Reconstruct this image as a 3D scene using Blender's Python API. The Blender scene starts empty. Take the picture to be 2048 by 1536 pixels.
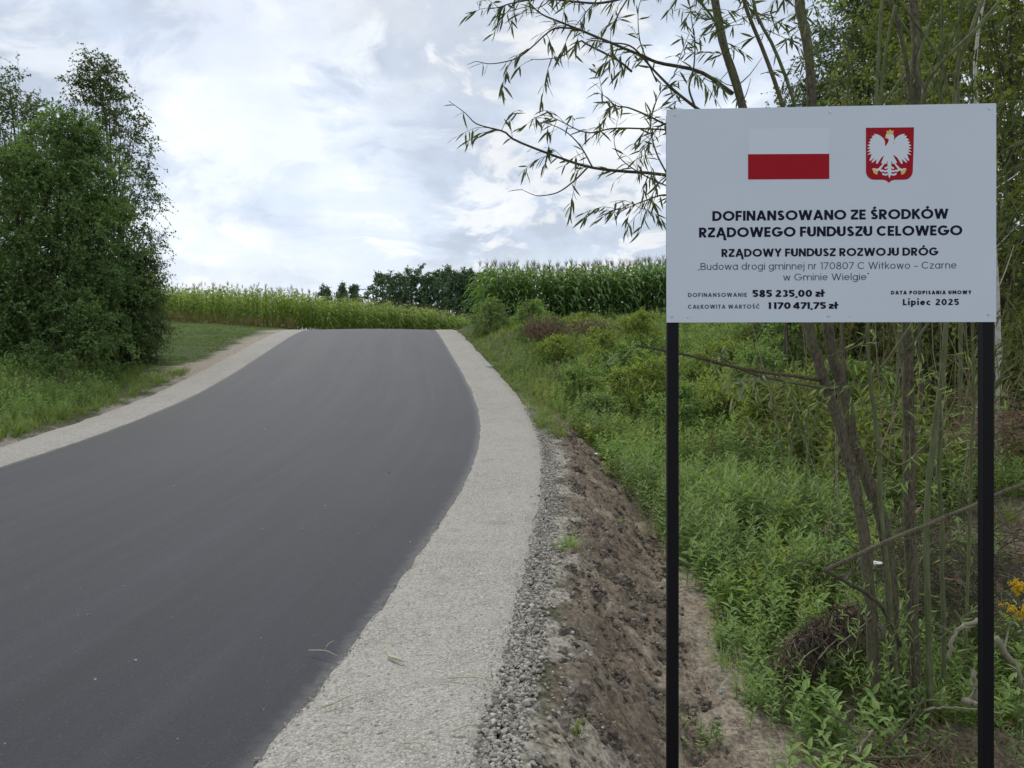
import bpy, math, random
import numpy as np
from mathutils import Vector, Matrix
from mathutils.geometry import tessellate_polygon

R = math.radians
F = 1480.0          # focal length of the photograph in its own pixels
EYE = 1.6
scene = bpy.context.scene
C = scene.collection

# ------------------------------------------------------------------ camera
cd = bpy.data.cameras.new('camera')
cam = bpy.data.objects.new('camera', cd); C.objects.link(cam)
cd.sensor_width = 36.0
cd.lens = F / 2048.0 * 36.0
cd.shift_y = -85.0 / 2048.0
cd.clip_start = 0.05; cd.clip_end = 3000
cam.location = (0, 0, EYE)
cam.rotation_euler = (R(90), 0, 0)
scene.camera = cam

# ------------------------------------------------------------------ world
SUN_AZ, SUN_EL = R(-22), R(50)       # azimuth clockwise from +Y
world = bpy.data.worlds.new('World'); scene.world = world; world.use_nodes = True
wn = world.node_tree; wn.nodes.clear()
class G:
    """small node-graph writer"""
    def __init__(s, t): s.t = t
    def n(s, kind, **kw):
        nd = s.t.nodes.new(kind)
        for k, v in kw.items():
            if k in ('inp',):
                for a, b in v.items():
                    if isinstance(b, bpy.types.NodeSocket): s.t.links.new(b, nd.inputs[a])
                    else: nd.inputs[a].default_value = b
            else: setattr(nd, k, v)
        return nd
    def m(s, op, a, b=0.0, c=None, clamp=False):
        nd = s.t.nodes.new('ShaderNodeMath'); nd.operation = op; nd.use_clamp = clamp
        for i, v in enumerate((a, b, c)):
            if v is None: continue
            if isinstance(v, bpy.types.NodeSocket): s.t.links.new(v, nd.inputs[i])
            else: nd.inputs[i].default_value = v
        return nd.outputs[0]
    def vm(s, op, a, b=(0, 0, 0), out=0):
        nd = s.t.nodes.new('ShaderNodeVectorMath'); nd.operation = op
        for i, v in enumerate((a, b)):
            if isinstance(v, bpy.types.NodeSocket): s.t.links.new(v, nd.inputs[i])
            else: nd.inputs[i].default_value = v
        return nd.outputs[out]
    def mix(s, f, a, b, mode='MIX'):
        nd = s.t.nodes.new('ShaderNodeMix'); nd.data_type = 'RGBA'; nd.blend_type = mode
        for i, v in ((0, f), (6, a), (7, b)):
            if isinstance(v, bpy.types.NodeSocket): s.t.links.new(v, nd.inputs[i])
            else: nd.inputs[i].default_value = (*v, 1) if isinstance(v, tuple) and len(v) == 3 else v
        return nd.outputs[2]
    def ramp(s, f, stops, interp='LINEAR'):
        nd = s.t.nodes.new('ShaderNodeValToRGB'); cr = nd.color_ramp; cr.interpolation = interp
        while len(cr.elements) < len(stops): cr.elements.new(0.5)
        for e, (p, c) in zip(cr.elements, stops):
            e.position = p; e.color = (*c, 1) if isinstance(c, tuple) else (c, c, c, 1)
        s.t.links.new(f, nd.inputs[0]); return nd.outputs[0]
    def noise(s, v, scale, detail=4, rough=.55, dist=0.0, out='Fac'):
        nd = s.t.nodes.new('ShaderNodeTexNoise')
        if v is not None: s.t.links.new(v, nd.inputs['Vector'])
        nd.inputs['Scale'].default_value = scale; nd.inputs['Detail'].default_value = detail
        nd.inputs['Roughness'].default_value = rough; nd.inputs['Distortion'].default_value = dist
        return nd.outputs[out]
    def smooth(s, v, a, b, lo=0.0, hi=1.0):
        nd = s.t.nodes.new('ShaderNodeMapRange'); nd.interpolation_type = 'SMOOTHSTEP'
        s.t.links.new(v, nd.inputs[0])
        for i, q in enumerate((a, b, lo, hi)): nd.inputs[i + 1].default_value = q
        return nd.outputs[0]

g = G(wn)
sky = g.n('ShaderNodeTexSky', sky_type='NISHITA', sun_disc=False, sun_elevation=SUN_EL, sun_rotation=SUN_AZ,
          air_density=1.0, dust_density=1.5, ozone_density=1.0)
tc = g.n('ShaderNodeTexCoord')
D = tc.outputs['Generated']
sep = g.n('ShaderNodeSeparateXYZ', inp={0: D})
dx, dy, dz = sep.outputs
up = g.m('MAXIMUM', dz, 0.0)
den = g.m('ADD', up, 0.30)
pv = g.n('ShaderNodeCombineXYZ', inp={0: g.m('DIVIDE', dx, den), 1: g.m('DIVIDE', dy, den), 2: 0.37}).outputs[0]
warp = g.vm('SCALE', g.vm('SUBTRACT', g.noise(pv, 1.3, 3, .5, out='Color'), (.5, .5, .5)), (0, 0, 0)); wn.nodes[-1].inputs['Scale'].default_value = 0.55
pw = g.vm('ADD', pv, warp)
big = g.noise(pw, 1.25, 5, .55)
fine = g.noise(pw, 3.4, 8, .6, .3)
def blob(px, py, r, soft):   # a cloud bank in a world direction
    v = Vector(((px - 1024) / F, 1, (683 - py) / F)).normalized()
    d = g.vm('DOT_PRODUCT', D, tuple(v), out=1)
    return g.smooth(g.m('ADD', d, g.m('MULTIPLY', g.m('SUBTRACT', fine, .5), soft)), math.cos(R(r)), math.cos(R(r * .25)))
SKY_GAIN = 11.6          # background strength is 0.1
pd = g.vm('ADD', g.vm('MULTIPLY', D, (1, 1, 1.9)), g.vm('SCALE', g.noise(D, 5, 3, .5, out='Color'), (0, 0, 0)))
wn.nodes[-2].inputs['Scale'].default_value = .12 if wn.nodes[-2].bl_idname == 'ShaderNodeVectorMath' else 0
puff = g.noise(pd, 5.2, 9, .56, .0)
cloud_t = g.m('ADD', g.m('MULTIPLY', big, .26), g.m('ADD', g.m('MULTIPLY', fine, .12), g.m('MULTIPLY', puff, .62)))
cloud = g.ramp(cloud_t, [(.41, (.42, .48, .57)), (.48, (.50, .57, .68)), (.525, (.60, .66, .75)), (.56, (.73, .77, .82)), (.62, (.86, .855, .835))])
# blue gaps of open sky (the Nishita sky itself, seen through thin cloud)
gap = g.smooth(g.noise(pw, 1.9, 6, .55, .2), .50, .70, 0, .45)
col = g.mix(g.m('MULTIPLY', blob(960, 40, 14, .12), .75), cloud, (.44, .49, .57))
col = g.mix(g.m('MULTIPLY', blob(580, 380, 11, .10), .65), col, (.60, .68, .81))
col = g.mix(g.m('MULTIPLY', blob(820, 330, 8, .10), .4), col, (.66, .72, .81))
col = g.mix(g.m('MULTIPLY', blob(420, 90, 11, .14), .4), col, (.84, .86, .87))
col = g.mix(g.m('MULTIPLY', blob(1080, 260, 9, .14), .5), col, (.85, .84, .81))
haze = g.smooth(dz, .0, .14, .7, 0)
col = g.mix(haze, col, (.80, .82, .84))
col = g.vm('SCALE', col, (0, 0, 0)); wn.nodes[-1].inputs['Scale'].default_value = SKY_GAIN
nish = sky.outputs[0]
col = g.mix(gap, col, nish)
below = g.smooth(dz, -.05, 0.0)
col = g.mix(below, (1.6, 1.7, 1.4), col)
bg = g.n('ShaderNodeBackground', inp={'Color': col, 'Strength': 0.1})
g.n('ShaderNodeOutputWorld', inp={0: bg.outputs[0]})

sd = bpy.data.lights.new('sun', 'SUN'); sun = bpy.data.objects.new('sun', sd); C.objects.link(sun)
sd.energy = 1.75; sd.angle = R(11); sd.color = (1, .955, .89)
sdir = Vector((math.sin(SUN_AZ) * math.cos(SUN_EL), math.cos(SUN_AZ) * math.cos(SUN_EL), math.sin(SUN_EL)))
sun.rotation_euler = sdir.to_track_quat('Z', 'Y').to_euler()
sun.location = sdir * 50
scene.view_settings.view_transform = 'Standard'; scene.view_settings.look = 'None'
scene.view_settings.exposure = 0.2; scene.view_settings.gamma = 1.0
scene.view_settings.use_curve_mapping = False
scene.render.engine = 'CYCLES'
scene.cycles.max_bounces = 6; scene.cycles.diffuse_bounces = 3; scene.cycles.transmission_bounces = 3
scene.cycles.use_denoising = True

# ------------------------------------------------------------------ helpers
rng = np.random.default_rng(7)
random.seed(7)

def P(px, py, Y):
    return np.array([(px - 1024) / F * Y, Y, EYE + (683 - py) / F * Y])

def hsh(ix, iy, seed):
    h = (ix.astype(np.int64) * 374761393 + iy.astype(np.int64) * 668265263 + seed * 982451653) & 0x7fffffff
    h = ((h ^ (h >> 13)) * 1274126177) & 0x7fffffff
    return ((h ^ (h >> 16)) & 0xffff) / 65535.0
def vnoise(x, y, seed=0):
    x = np.asarray(x, float); y = np.asarray(y, float)
    ix = np.floor(x); iy = np.floor(y); fx = x - ix; fy = y - iy
    fx = fx * fx * (3 - 2 * fx); fy = fy * fy * (3 - 2 * fy)
    a = hsh(ix, iy, seed); b = hsh(ix + 1, iy, seed); c = hsh(ix, iy + 1, seed); d = hsh(ix + 1, iy + 1, seed)
    return (a * (1 - fx) + b * fx) * (1 - fy) + (c * (1 - fx) + d * fx) * fy
def fbm(x, y, seed=0, octv=4, rough=.5):
    s = 0; a = 1; t = 0
    for k in range(octv):
        s = s + a * vnoise(x * 2 ** k + 17 * k, y * 2 ** k - 9 * k, seed + k); t += a; a *= rough
    return s / t
def sst(x, a, b):
    t = np.clip((np.asarray(x, float) - a) / (b - a), 0, 1); return t * t * (3 - 2 * t)

# --- the road's plan and profile
_yg = np.arange(-30, 400, .1)
def _tab(pts, sig=.9):
    p = np.array(pts, float); v = np.interp(_yg, p[:, 0], p[:, 1])
    k = np.exp(-.5 * (np.arange(-40, 41) * .1 / sig) ** 2); k /= k.sum()
    vp = np.pad(v, 40, mode='edge'); return np.convolve(vp, k, 'valid')
_z = _tab([(-30, 0), (5, 0), (7, .06), (9, .165), (11, .29), (14, .50), (17, .77), (21, 1.18), (24, 1.49), (27, 1.79), (29, 1.955),
           (31, 2.085), (33, 2.125), (36, 2.02), (40, 1.8), (50, 1.3), (60, .8), (90, .2), (400, 0)], .7)
_xr = _tab([(-30, -9), (-8, -3.1), (0, -1.47), (2.8, -.95), (4.1, -.80), (5.9, -.66), (7.1, -.53), (9, -.43), (11, -.455), (13, -.59), (15, -.80),
            (18, -1.22), (21, -1.68), (24, -2.14), (27, -2.6), (31, -3.2), (35, -3.6), (42, -3.0), (52, 1), (62, 8), (90, 40), (400, 300)], .5)
def zr(Y): return np.interp(Y, _yg, _z)
def xr(Y): return np.interp(Y, _yg, _xr)
RW, SW = 5.5, .87
_D = lambda Y: np.interp(Y, [0, 3.6, 5, 9, 12, 16, 20, 24, 28, 40], [-.64, -.60, -.5, -.46, -.40, -.2, .1, .34, .4, .4])
def H(X, Y):
    X = np.asarray(X, float); Y = np.asarray(Y, float)
    s = X - (xr(Y) + SW)
    sl = (xr(Y) - RW - SW) - X
    base = zr(np.minimum(Y, 33)) if False else zr(Y)
    h = base + _D(Y) * sst(s, .12, np.interp(Y, [3, 5], [.98, 1.15]))
    h = h + .16 * sst(sl, .3, 4) * sst(Y, 12, 20)
    # right-hand slope rises slowly into the wood
    h = h + .10 * np.clip(X - 4.2, 0, 12) * sst(Y, 4, 9)
    # root mound at the far right and the bank by the stems
    h = h + .62 * np.exp(-((X - 4.6) / .85) ** 2 - ((Y - 6.6) / 1.2) ** 2)
    h = h + .16 * np.exp(-((X - 2.25) / .35) ** 2 - ((Y - 4.75) / .45) ** 2)
    # the field beyond the crest
    ff = 2.3 - .06 * (np.clip(X, -40, 12) + 11) - .03 * (np.clip(Y, 0, 110) - 36)
    wl = sst(Y, 32, 37) * sst(-X, -2, 1.5) * sst(np.where(Y > 38, 9, sl), -.5, 1.2)
    wl = np.where(Y > 38, np.maximum(wl, sst(Y, 38, 42)), wl)
    wr = sst(Y, 34, 44) * (1 - sst(-X, -2, 1.5))
    h = h * (1 - wl) + ff * wl
    h = h * (1 - wr) + 2.4 * wr * (1 - sst(Y, 60, 120)) 
    return h

def mesh_np(name, V, T, smooth=False, attrs=None, uv=None):
    me = bpy.data.meshes.new(name)
    V = np.asarray(V, np.float32); T = np.asarray(T, np.int32); k = T.shape[1]
    me.vertices.add(len(V)); me.vertices.foreach_set('co', V.ravel())
    me.loops.add(T.size); me.loops.foreach_set('vertex_index', T.ravel())
    me.polygons.add(len(T)); me.polygons.foreach_set('loop_start', np.arange(0, T.size, k, dtype=np.int32))
    me.polygons.foreach_set('use_smooth', np.full(len(T), smooth, bool))
    me.update(calc_edges=True)
    if attrs:
        for n, a in attrs.items():
            if a.ndim == 2:
                at = me.color_attributes.new(n, 'FLOAT_COLOR', 'POINT'); c = np.ones((len(V), 4), np.float32); c[:, :3] = a
                at.data.foreach_set('color', c.ravel())
            else:
                at = me.attributes.new(n, 'FLOAT', 'POINT'); at.data.foreach_set('value', a.astype(np.float32))
    if uv is not None:
        l = me.uv_layers.new(name='UVMap'); l.data.foreach_set('uv', uv[T.ravel()].astype(np.float32).ravel())
    return me
def link(name, me, mat=None, parent=None, loc=None, kind=None):
    o = bpy.data.objects.new(name, me); C.objects.link(o)
    if mat is not None and not me.materials: me.materials.append(mat)
    if parent is not None: o.parent = parent
    if loc is not None: o.location = loc
    if kind: o['kind'] = kind
    return o
def tag(o, label, cat, group=None):
    o['label'] = label; o['category'] = cat
    if group: o['group'] = group
    return o
def thing(name, label, cat, loc, group=None, rz=0):
    o = bpy.data.objects.new(name, None); C.objects.link(o); o.empty_display_size = .1
    o.location = tuple(loc); o.rotation_euler.z = rz
    return tag(o, label, cat, group)
def part(name, geo, mat, par, smooth=False, kind=None, label=None):
    """geo in world coordinates; par an unrotated Empty"""
    V, T = geo; b = np.array(par.location) if par.parent is None else np.array(par.parent.location) + np.array(par.location)
    me = mesh_np(name, np.asarray(V) - b, T, smooth)
    o = link(name, me, mat, par, kind=kind)
    if label: o['label'] = label
    return o
def cat_geo(gs):
    Vs, Ts, n = [], [], 0
    for V, T in gs:
        Vs.append(V); Ts.append(T + n); n += len(V)
    return np.concatenate(Vs), np.concatenate(Ts)
def nrm(v): return v / np.maximum(np.linalg.norm(v, axis=-1, keepdims=True), 1e-9)
def frames(d, up):
    """rotation matrices with column x = d, z ~ up"""
    d = nrm(d); y = nrm(np.cross(up, d)); z = np.cross(d, y)
    return np.stack([d, y, z], -1)
def scatter(proto, pos, Rm, sc):
    V, T = proto; n = len(pos)
    sc = np.asarray(sc, float)
    if sc.ndim == 1: sc = sc[:, None]
    W = np.einsum('nij,nkj->nki', Rm, V[None] * sc[:, None, :]) + pos[:, None, :]
    TT = T[None] + (np.arange(n) * len(V))[:, None, None]
    return W.reshape(-1, 3), TT.reshape(-1, 3)
def rotz(a, tilt=None, r=rng):
    n = len(a); c, s = np.cos(a), np.sin(a); M = np.zeros((n, 3, 3)); M[:, 0, 0] = c; M[:, 0, 1] = -s; M[:, 1, 0] = s; M[:, 1, 1] = c; M[:, 2, 2] = 1
    if tilt is not None:
        b = r.normal(0, tilt, n); cb, sb = np.cos(b), np.sin(b); N = np.zeros((n, 3, 3)); N[:, 0, 0] = 1; N[:, 1, 1] = cb; N[:, 1, 2] = -sb; N[:, 2, 1] = sb; N[:, 2, 2] = cb
        M = M @ N
    return M
def tube(path, rad, sides=6, caps=True):
    p = np.asarray(path, float); n = len(p); rad = np.broadcast_to(rad, n)
    t = nrm(np.gradient(p, axis=0)); ref = np.array([.31, .2, .93]) if abs(t[0, 2]) < .8 else np.array([.93, .3, .1])
    x = nrm(np.cross(t, ref)); y = np.cross(t, x)
    a = np.arange(sides) * 2 * np.pi / sides
    V = p[:, None] + rad[:, None, None] * (np.cos(a)[None, :, None] * x[:, None] + np.sin(a)[None, :, None] * y[:, None])
    V = V.reshape(-1, 3); T = []
    for i in range(n - 1):
        for j in range(sides):
            a0 = i * sides + j; a1 = i * sides + (j + 1) % sides; T += [(a0, a1, a1 + sides), (a0, a1 + sides, a0 + sides)]
    if caps:
        for j in range(1, sides - 1): T += [(0, j + 1, j), ((n - 1) * sides, (n - 1) * sides + j, (n - 1) * sides + j + 1)]
    return V, np.array(T)
def tubes_np(Pt, r):
    """Pt (N,K,3), r (N,K): three-sided twigs, vectorised"""
    N, K, _ = Pt.shape
    t = nrm(np.gradient(Pt, axis=1)); ref = np.array([.3, .2, .9])[None, None]
    x = nrm(np.cross(t, ref)); y = np.cross(t, x)
    V = np.stack([Pt + r[..., None] * (math.cos(a) * x + math.sin(a) * y) for a in (0, 2.1, 4.2)], 2)   # N,K,3,3
    T = []
    for i in range(K - 1):
        for j in range(3):
            a0 = i * 3 + j; a1 = i * 3 + (j + 1) % 3; T += [(a0, a1, a1 + 3), (a0, a1 + 3, a0 + 3)]
    T = np.array(T)[None] + (np.arange(N) * K * 3)[:, None, None]
    return V.reshape(-1, 3), T.reshape(-1, 3)
def spline(pts, n):
    p = np.asarray(pts, float); q = np.vstack([2 * p[0] - p[1], p, 2 * p[-1] - p[-2]]); out = []
    m = len(p) - 1
    for u in np.linspace(0, m - 1e-6, n):
        i = int(u); f = u - i; a, b, c, d = q[i], q[i + 1], q[i + 2], q[i + 3]
        out.append(.5 * ((2 * b) + (c - a) * f + (2 * a - 5 * b + 4 * c - d) * f * f + (3 * b - a - 3 * c + d) * f ** 3))
    return np.array(out)
def box(x0, x1, y0, y1, z0, z1):
    V = np.array([(x, y, z) for x in (x0, x1) for y in (y0, y1) for z in (z0, z1)], float)
    T = np.array([(0, 1, 3), (0, 3, 2), (4, 6, 7), (4, 7, 5), (0, 4, 5), (0, 5, 1), (2, 3, 7), (2, 7, 6), (0, 2, 6), (0, 6, 4), (1, 5, 7), (1, 7, 3)])
    return V, T
def ico(sub=1):
    p = (1 + 5 ** .5) / 2
    V = [(-1, p, 0), (1, p, 0), (-1, -p, 0), (1, -p, 0), (0, -1, p), (0, 1, p), (0, -1, -p), (0, 1, -p), (p, 0, -1), (p, 0, 1), (-p, 0, -1), (-p, 0, 1)]
    T = [(0, 11, 5), (0, 5, 1), (0, 1, 7), (0, 7, 10), (0, 10, 11), (1, 5, 9), (5, 11, 4), (11, 10, 2), (10, 7, 6), (7, 1, 8), (3, 9, 4), (3, 4, 2), (3, 2, 6), (3, 6, 8), (3, 8, 9), (4, 9, 5), (2, 4, 11), (6, 2, 10), (8, 6, 7), (9, 8, 1)]
    V = [np.array(v) / np.linalg.norm(v) for v in V]
    for _ in range(sub):
        c = {}; T2 = []
        def mid(a, b):
            k = (min(a, b), max(a, b))
            if k not in c: v = V[a] + V[b]; V.append(v / np.linalg.norm(v)); c[k] = len(V) - 1
            return c[k]
        for a, b, d in T:
            x, y, z = mid(a, b), mid(b, d), mid(d, a); T2 += [(a, x, z), (b, y, x), (d, z, y), (x, y, z)]
        T = T2
    return np.array(V), np.array(T)
def rock(seed, sub=0, flat=.7, rough=.25):
    r = np.random.default_rng(seed); V, T = ico(sub); V = V * (1 + r.uniform(-rough, rough, (len(V), 1))); V = V * np.array([1, r.uniform(.65, .95), flat]); return V, T

# ------------------------------------------------------------------ materials
def new_mat(name):
    m = bpy.data.materials.new(name); m.use_nodes = True; m.node_tree.nodes.clear(); return m, G(m.node_tree)
def finish(g, bsdf): g.n('ShaderNodeOutputMaterial', inp={0: bsdf})
def simple(name, col, rough=.6, metal=0, spec=.5, nscale=0, namp=.2, bump=0, bscale=200):
    m, g = new_mat(name)
    c = (*col, 1); kw = {'Roughness': rough, 'Metallic': metal, 'Specular IOR Level': spec}
    tcn = g.n('ShaderNodeTexCoord').outputs['Object']
    b = g.n('ShaderNodeBsdfPrincipled', inp=kw)
    if nscale:
        nz = g.noise(tcn, nscale, 5, .6)
        cc = g.mix(nz, tuple(x * (1 - namp) for x in col), tuple(min(1, x * (1 + namp)) for x in col))
        g.t.links.new(cc, b.inputs['Base Color'])
    else: b.inputs['Base Color'].default_value = c
    if bump:
        bp = g.n('ShaderNodeBump', inp={'Strength': bump, 'Distance': .01, 'Height': g.noise(tcn, bscale, 4, .6)})
        g.t.links.new(bp.outputs[0], b.inputs['Normal'])
    finish(g, b.outputs[0]); return m
def leaf_mat(name, c1, c2, c3=None, trans=.35, rough=.55, patch=1.2):
    """per-leaf colour variation, some light through the blade"""
    m, g = new_mat(name)
    geo = g.n('ShaderNodeNewGeometry'); rnd = geo.outputs['Random Per Island']
    tcn = g.n('ShaderNodeTexCoord').outputs['Object']
    nz = g.noise(tcn, patch, 3, .6)
    f = g.m('ADD', g.m('MULTIPLY', rnd, .6), g.m('MULTIPLY', g.smooth(nz, .3, .7), .4))
    col = g.ramp(f, [(0, c1), (.6, c2), (.93, c2), (1, c3 or c2)])
    b = g.n('ShaderNodeBsdfPrincipled', inp={'Base Color': col, 'Roughness': rough, 'Specular IOR Level': .22})
    tcol = g.mix(1.0, col, (1.15, 1.3, .6), 'MULTIPLY')
    t = g.n('ShaderNodeBsdfTranslucent', inp={'Color': tcol})
    mx = g.n('ShaderNodeMixShader', inp={0: min(.45, trans * 1.3), 1: b.outputs[0], 2: t.outputs[0]})
    finish(g, mx.outputs[0]); return m
def bark_mat(name, c1, c2, scale=30, stretch=.15, bump=.5):
    m, g = new_mat(name)
    tcn = g.n('ShaderNodeTexCoord').outputs['Object']
    v = g.vm('MULTIPLY', tcn, (1, 1, stretch))
    nz = g.noise(v, scale, 6, .65); n2 = g.noise(tcn, 4, 4, .6)
    col = g.mix(g.smooth(nz, .35, .65), c1, c2); col = g.mix(g.smooth(n2, .4, .7, 0, .5), col, (c2[0] * .9, c2[1] * 1.1, c2[2] * .75))
    bp = g.n('ShaderNodeBump', inp={'Strength': bump, 'Distance': .012, 'Height': nz})
    b = g.n('ShaderNodeBsdfPrincipled', inp={'Base Color': col, 'Roughness': .85, 'Specular IOR Level': .2, 'Normal': bp.outputs[0]})
    finish(g, b.outputs[0]); return m

M = {}
M['willow_leaf'] = leaf_mat('willow_leaf', (0.054, 0.069, 0.026), (0.101, 0.120, 0.043), (0.190, 0.186, 0.058), .25)
M['willow_pale'] = leaf_mat('willow_pale', (.16, .19, .11), (.26, .29, .18), (.33, .33, .2), .25)
M['birch_leaf'] = leaf_mat('birch_leaf', (0.077, 0.099, 0.045), (0.128, 0.168, 0.063), (0.278, 0.256, 0.069), .25)
M['alder_leaf'] = leaf_mat('alder_leaf', (0.088, 0.140, 0.058), (0.186, 0.280, 0.094), (0.290, 0.392, 0.105), .28, patch=.7)
M['wood_leaf'] = leaf_mat('wood_leaf', (0.095, 0.121, 0.035), (0.200, 0.233, 0.062), (0.473, 0.390, 0.071), .3, patch=.6)
M['herb_dark'] = leaf_mat('herb_dark', (0.156, 0.229, 0.085), (0.263, 0.342, 0.128), (0.372, 0.435, 0.163), .3)
M['herb_mid'] = leaf_mat('herb_mid', (0.166, 0.254, 0.083), (0.277, 0.384, 0.129), (0.505, 0.467, 0.147), .32)
M['herb_yellow'] = leaf_mat('herb_yellow', (0.191, 0.254, 0.066), (0.327, 0.373, 0.101), (0.634, 0.509, 0.111), .35)
M['grass'] = leaf_mat('grass', (0.116, 0.171, 0.049), (0.213, 0.269, 0.074), (0.483, 0.376, 0.148), .3)
M['lawn'] = leaf_mat('lawn', (0.098, 0.150, 0.043), (0.163, 0.214, 0.066), (0.262, 0.242, 0.088), .25)
M['dry_grass'] = leaf_mat('dry_grass', (.16, .15, .075), (.27, .235, .13), (.36, .3, .17), .3)
M['corn_leaf'] = leaf_mat('corn_leaf', (0.111, 0.183, 0.069), (0.202, 0.312, 0.101), (0.441, 0.441, 0.148), .3)
M['corn_leaf_light'] = leaf_mat('corn_leaf_light', (0.152, 0.220, 0.058), (0.290, 0.358, 0.091), (0.576, 0.455, 0.134), .35)
M['tassel'] = simple('tassel', (.19, .18, .075), .9, spec=.1)
M['red_weed'] = leaf_mat('red_weed', (.12, .12, .04), (.21, .15, .06), (.26, .24, .07), .25)
M['far_leaf'] = leaf_mat('far_leaf', (0.084, 0.144, 0.080), (0.133, 0.209, 0.102), (0.178, 0.259, 0.107), .12)
M['bark'] = bark_mat('bark', (.06, .05, .036), (.17, .145, .10), 95, .35, 1.0)
M['bark_dark'] = bark_mat('bark_dark', (.05, .042, .033), (.11, .095, .07))
M['bark_green'] = bark_mat('bark_green', (.085, .095, .045), (.155, .165, .085), 45, .2, .25)
M['bark_birch'] = bark_mat('bark_birch', (.3, .29, .26), (.5, .49, .45), 14, 1.6, .2)
M['dead_wood'] = bark_mat('dead_wood', (.16, .135, .105), (.31, .27, .215), 45, .3, .4)
M['dead_twig'] = bark_mat('dead_twig', (.13, .09, .065), (.24, .17, .12), 30, .3, .3)
M['brown_leaf'] = leaf_mat('brown_leaf', (.10, .06, .04), (.19, .115, .075), (.26, .17, .1), .15)
M['straw'] = simple('straw', (.42, .37, .24), .6, nscale=20)
M['yellow_flower'] = leaf_mat('yellow_flower', (.62, .40, .02), (.75, .52, .04), None, .25)

# asphalt
m, g = new_mat('asphalt')
uvn = g.n('ShaderNodeUVMap', uv_map='UVMap').outputs[0]
pos = g.n('ShaderNodeNewGeometry').outputs['Position']
streak = g.noise(g.vm('MULTIPLY', uvn, (1.0, .018, 1)), 1.5, 3, .5)
streak2 = g.noise(g.vm('MULTIPLY', uvn, (1.0, .03, 1)), 6.5, 2, .5)
patch = g.noise(pos, .7, 4, .55)
grain = g.noise(pos, 130, 4, .85)
speck = g.n('ShaderNodeTexVoronoi', inp={'Vector': pos, 'Scale': 120.0})
t = g.m('ADD', g.m('MULTIPLY', streak, .6), g.m('ADD', g.m('MULTIPLY', streak2, .25), g.m('MULTIPLY', patch, .15)))
base = g.ramp(t, [(.38, (.021, .022, .029)), (.5, (.030, .031, .039)), (.62, (.043, .044, .054))])
base = g.mix(g.smooth(grain, .3, .75), g.mix(1, base, (.55, .55, .55), 'MULTIPLY'), g.mix(1, base, (1.55, 1.55, 1.5), 'MULTIPLY'))
sc_ = g.n('ShaderNodeSeparateColor', inp={0: speck.outputs['Color']})
base = g.mix(g.smooth(sc_.outputs[0], .975, .985, 0, .3), base, (.10, .10, .10))
sepu = g.n('ShaderNodeSeparateXYZ', inp={0: uvn})
uacr = sepu.outputs[0]
# paving seam down the middle of the lane and dust near both edges
seam = g.m('ABSOLUTE', g.m('SUBTRACT', g.m('ADD', uacr, g.m('MULTIPLY', g.m('SUBTRACT', g.noise(pos, .8, 2), .5), .12)), 2.72))
base = g.mix(g.smooth(seam, .0, .02, .6, 0), base, (.012, .012, .014))
edge = g.m('MINIMUM', uacr, g.m('SUBTRACT', RW, uacr))
dust = g.m('MULTIPLY', g.smooth(g.m('ADD', edge, g.m('MULTIPLY', g.m('SUBTRACT', g.noise(pos, 14, 4, .7), .5), .16)), -.03, .11, 1, 0), .55)
base = g.mix(dust, base, (.20, .19, .175))
hn = g.m('ADD', grain, g.m('MULTIPLY', g.noise(pos, 90, 2), .5))
bp = g.n('ShaderNodeBump', inp={'Strength': .9, 'Distance': .005, 'Height': hn})
b = g.n('ShaderNodeBsdfPrincipled', inp={'Base Color': base, 'Roughness': g.ramp(streak, [(.3, .69), (.7, .77)]), 'Specular IOR Level': .42, 'Normal': bp.outputs[0]})
finish(g, b.outputs[0]); M['asphalt'] = m

# crushed-stone shoulder
m, g = new_mat('crushed_stone')
pos = g.n('ShaderNodeNewGeometry').outputs['Position']
v1 = g.n('ShaderNodeTexVoronoi', inp={'Vector': pos, 'Scale': 75.0})
v2 = g.n('ShaderNodeTexVoronoi', inp={'Vector': pos, 'Scale': 170.0})
c1 = g.n('ShaderNodeSeparateColor', inp={0: v1.outputs['Color']}).outputs[0]
c2 = g.n('ShaderNodeSeparateColor', inp={0: v2.outputs['Color']}).outputs[1]
tt = g.m('ADD', g.m('MULTIPLY', c1, .5), g.m('MULTIPLY', c2, .5))
base = g.ramp(tt, [(.05, (.155, .143, .120)), (.3, (.315, .297, .255)), (.65, (.40, .378, .328)), (.97, (.52, .495, .44))])
base = g.mix(g.smooth(v1.outputs['Distance'], .5, .85, 0, .4), base, (.15, .14, .125))
lg = g.noise(pos, 1.1, 4, .6)
base = g.mix(g.smooth(lg, .35, .7, 0, .35), base, (.43, .40, .35))
base = g.mix(g.smooth(g.noise(pos, 5, 5, .65), .52, .72, 0, .5), base, (.24, .225, .195))
v3 = g.n('ShaderNodeTexVoronoi', inp={'Vector': pos, 'Scale': 34.0})
c3_ = g.n('ShaderNodeSeparateColor', inp={0: v3.outputs['Color']})
st_ = g.m('MULTIPLY', g.smooth(c3_.outputs[0], .80, .82), g.smooth(v3.outputs['Distance'], .28, .36, 1, 0))
base = g.mix(g.m('MULTIPLY', st_, .85), base, g.ramp(c3_.outputs[1], [(0, (.14, .13, .12)), (.5, (.30, .28, .25)), (1, (.56, .54, .50))]))
base = g.mix(g.smooth(g.noise(pos, 42, 3, .7), .62, .70, 0, .55), base, (.13, .12, .11))
hh = g.m('SUBTRACT', g.m('MULTIPLY', c1, .6), v1.outputs['Distance'])
hh = g.m('ADD', hh, g.m('ADD', g.m('MULTIPLY', g.noise(pos, 12, 3), 1.2), g.m('MULTIPLY', st_, .9)))
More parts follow.
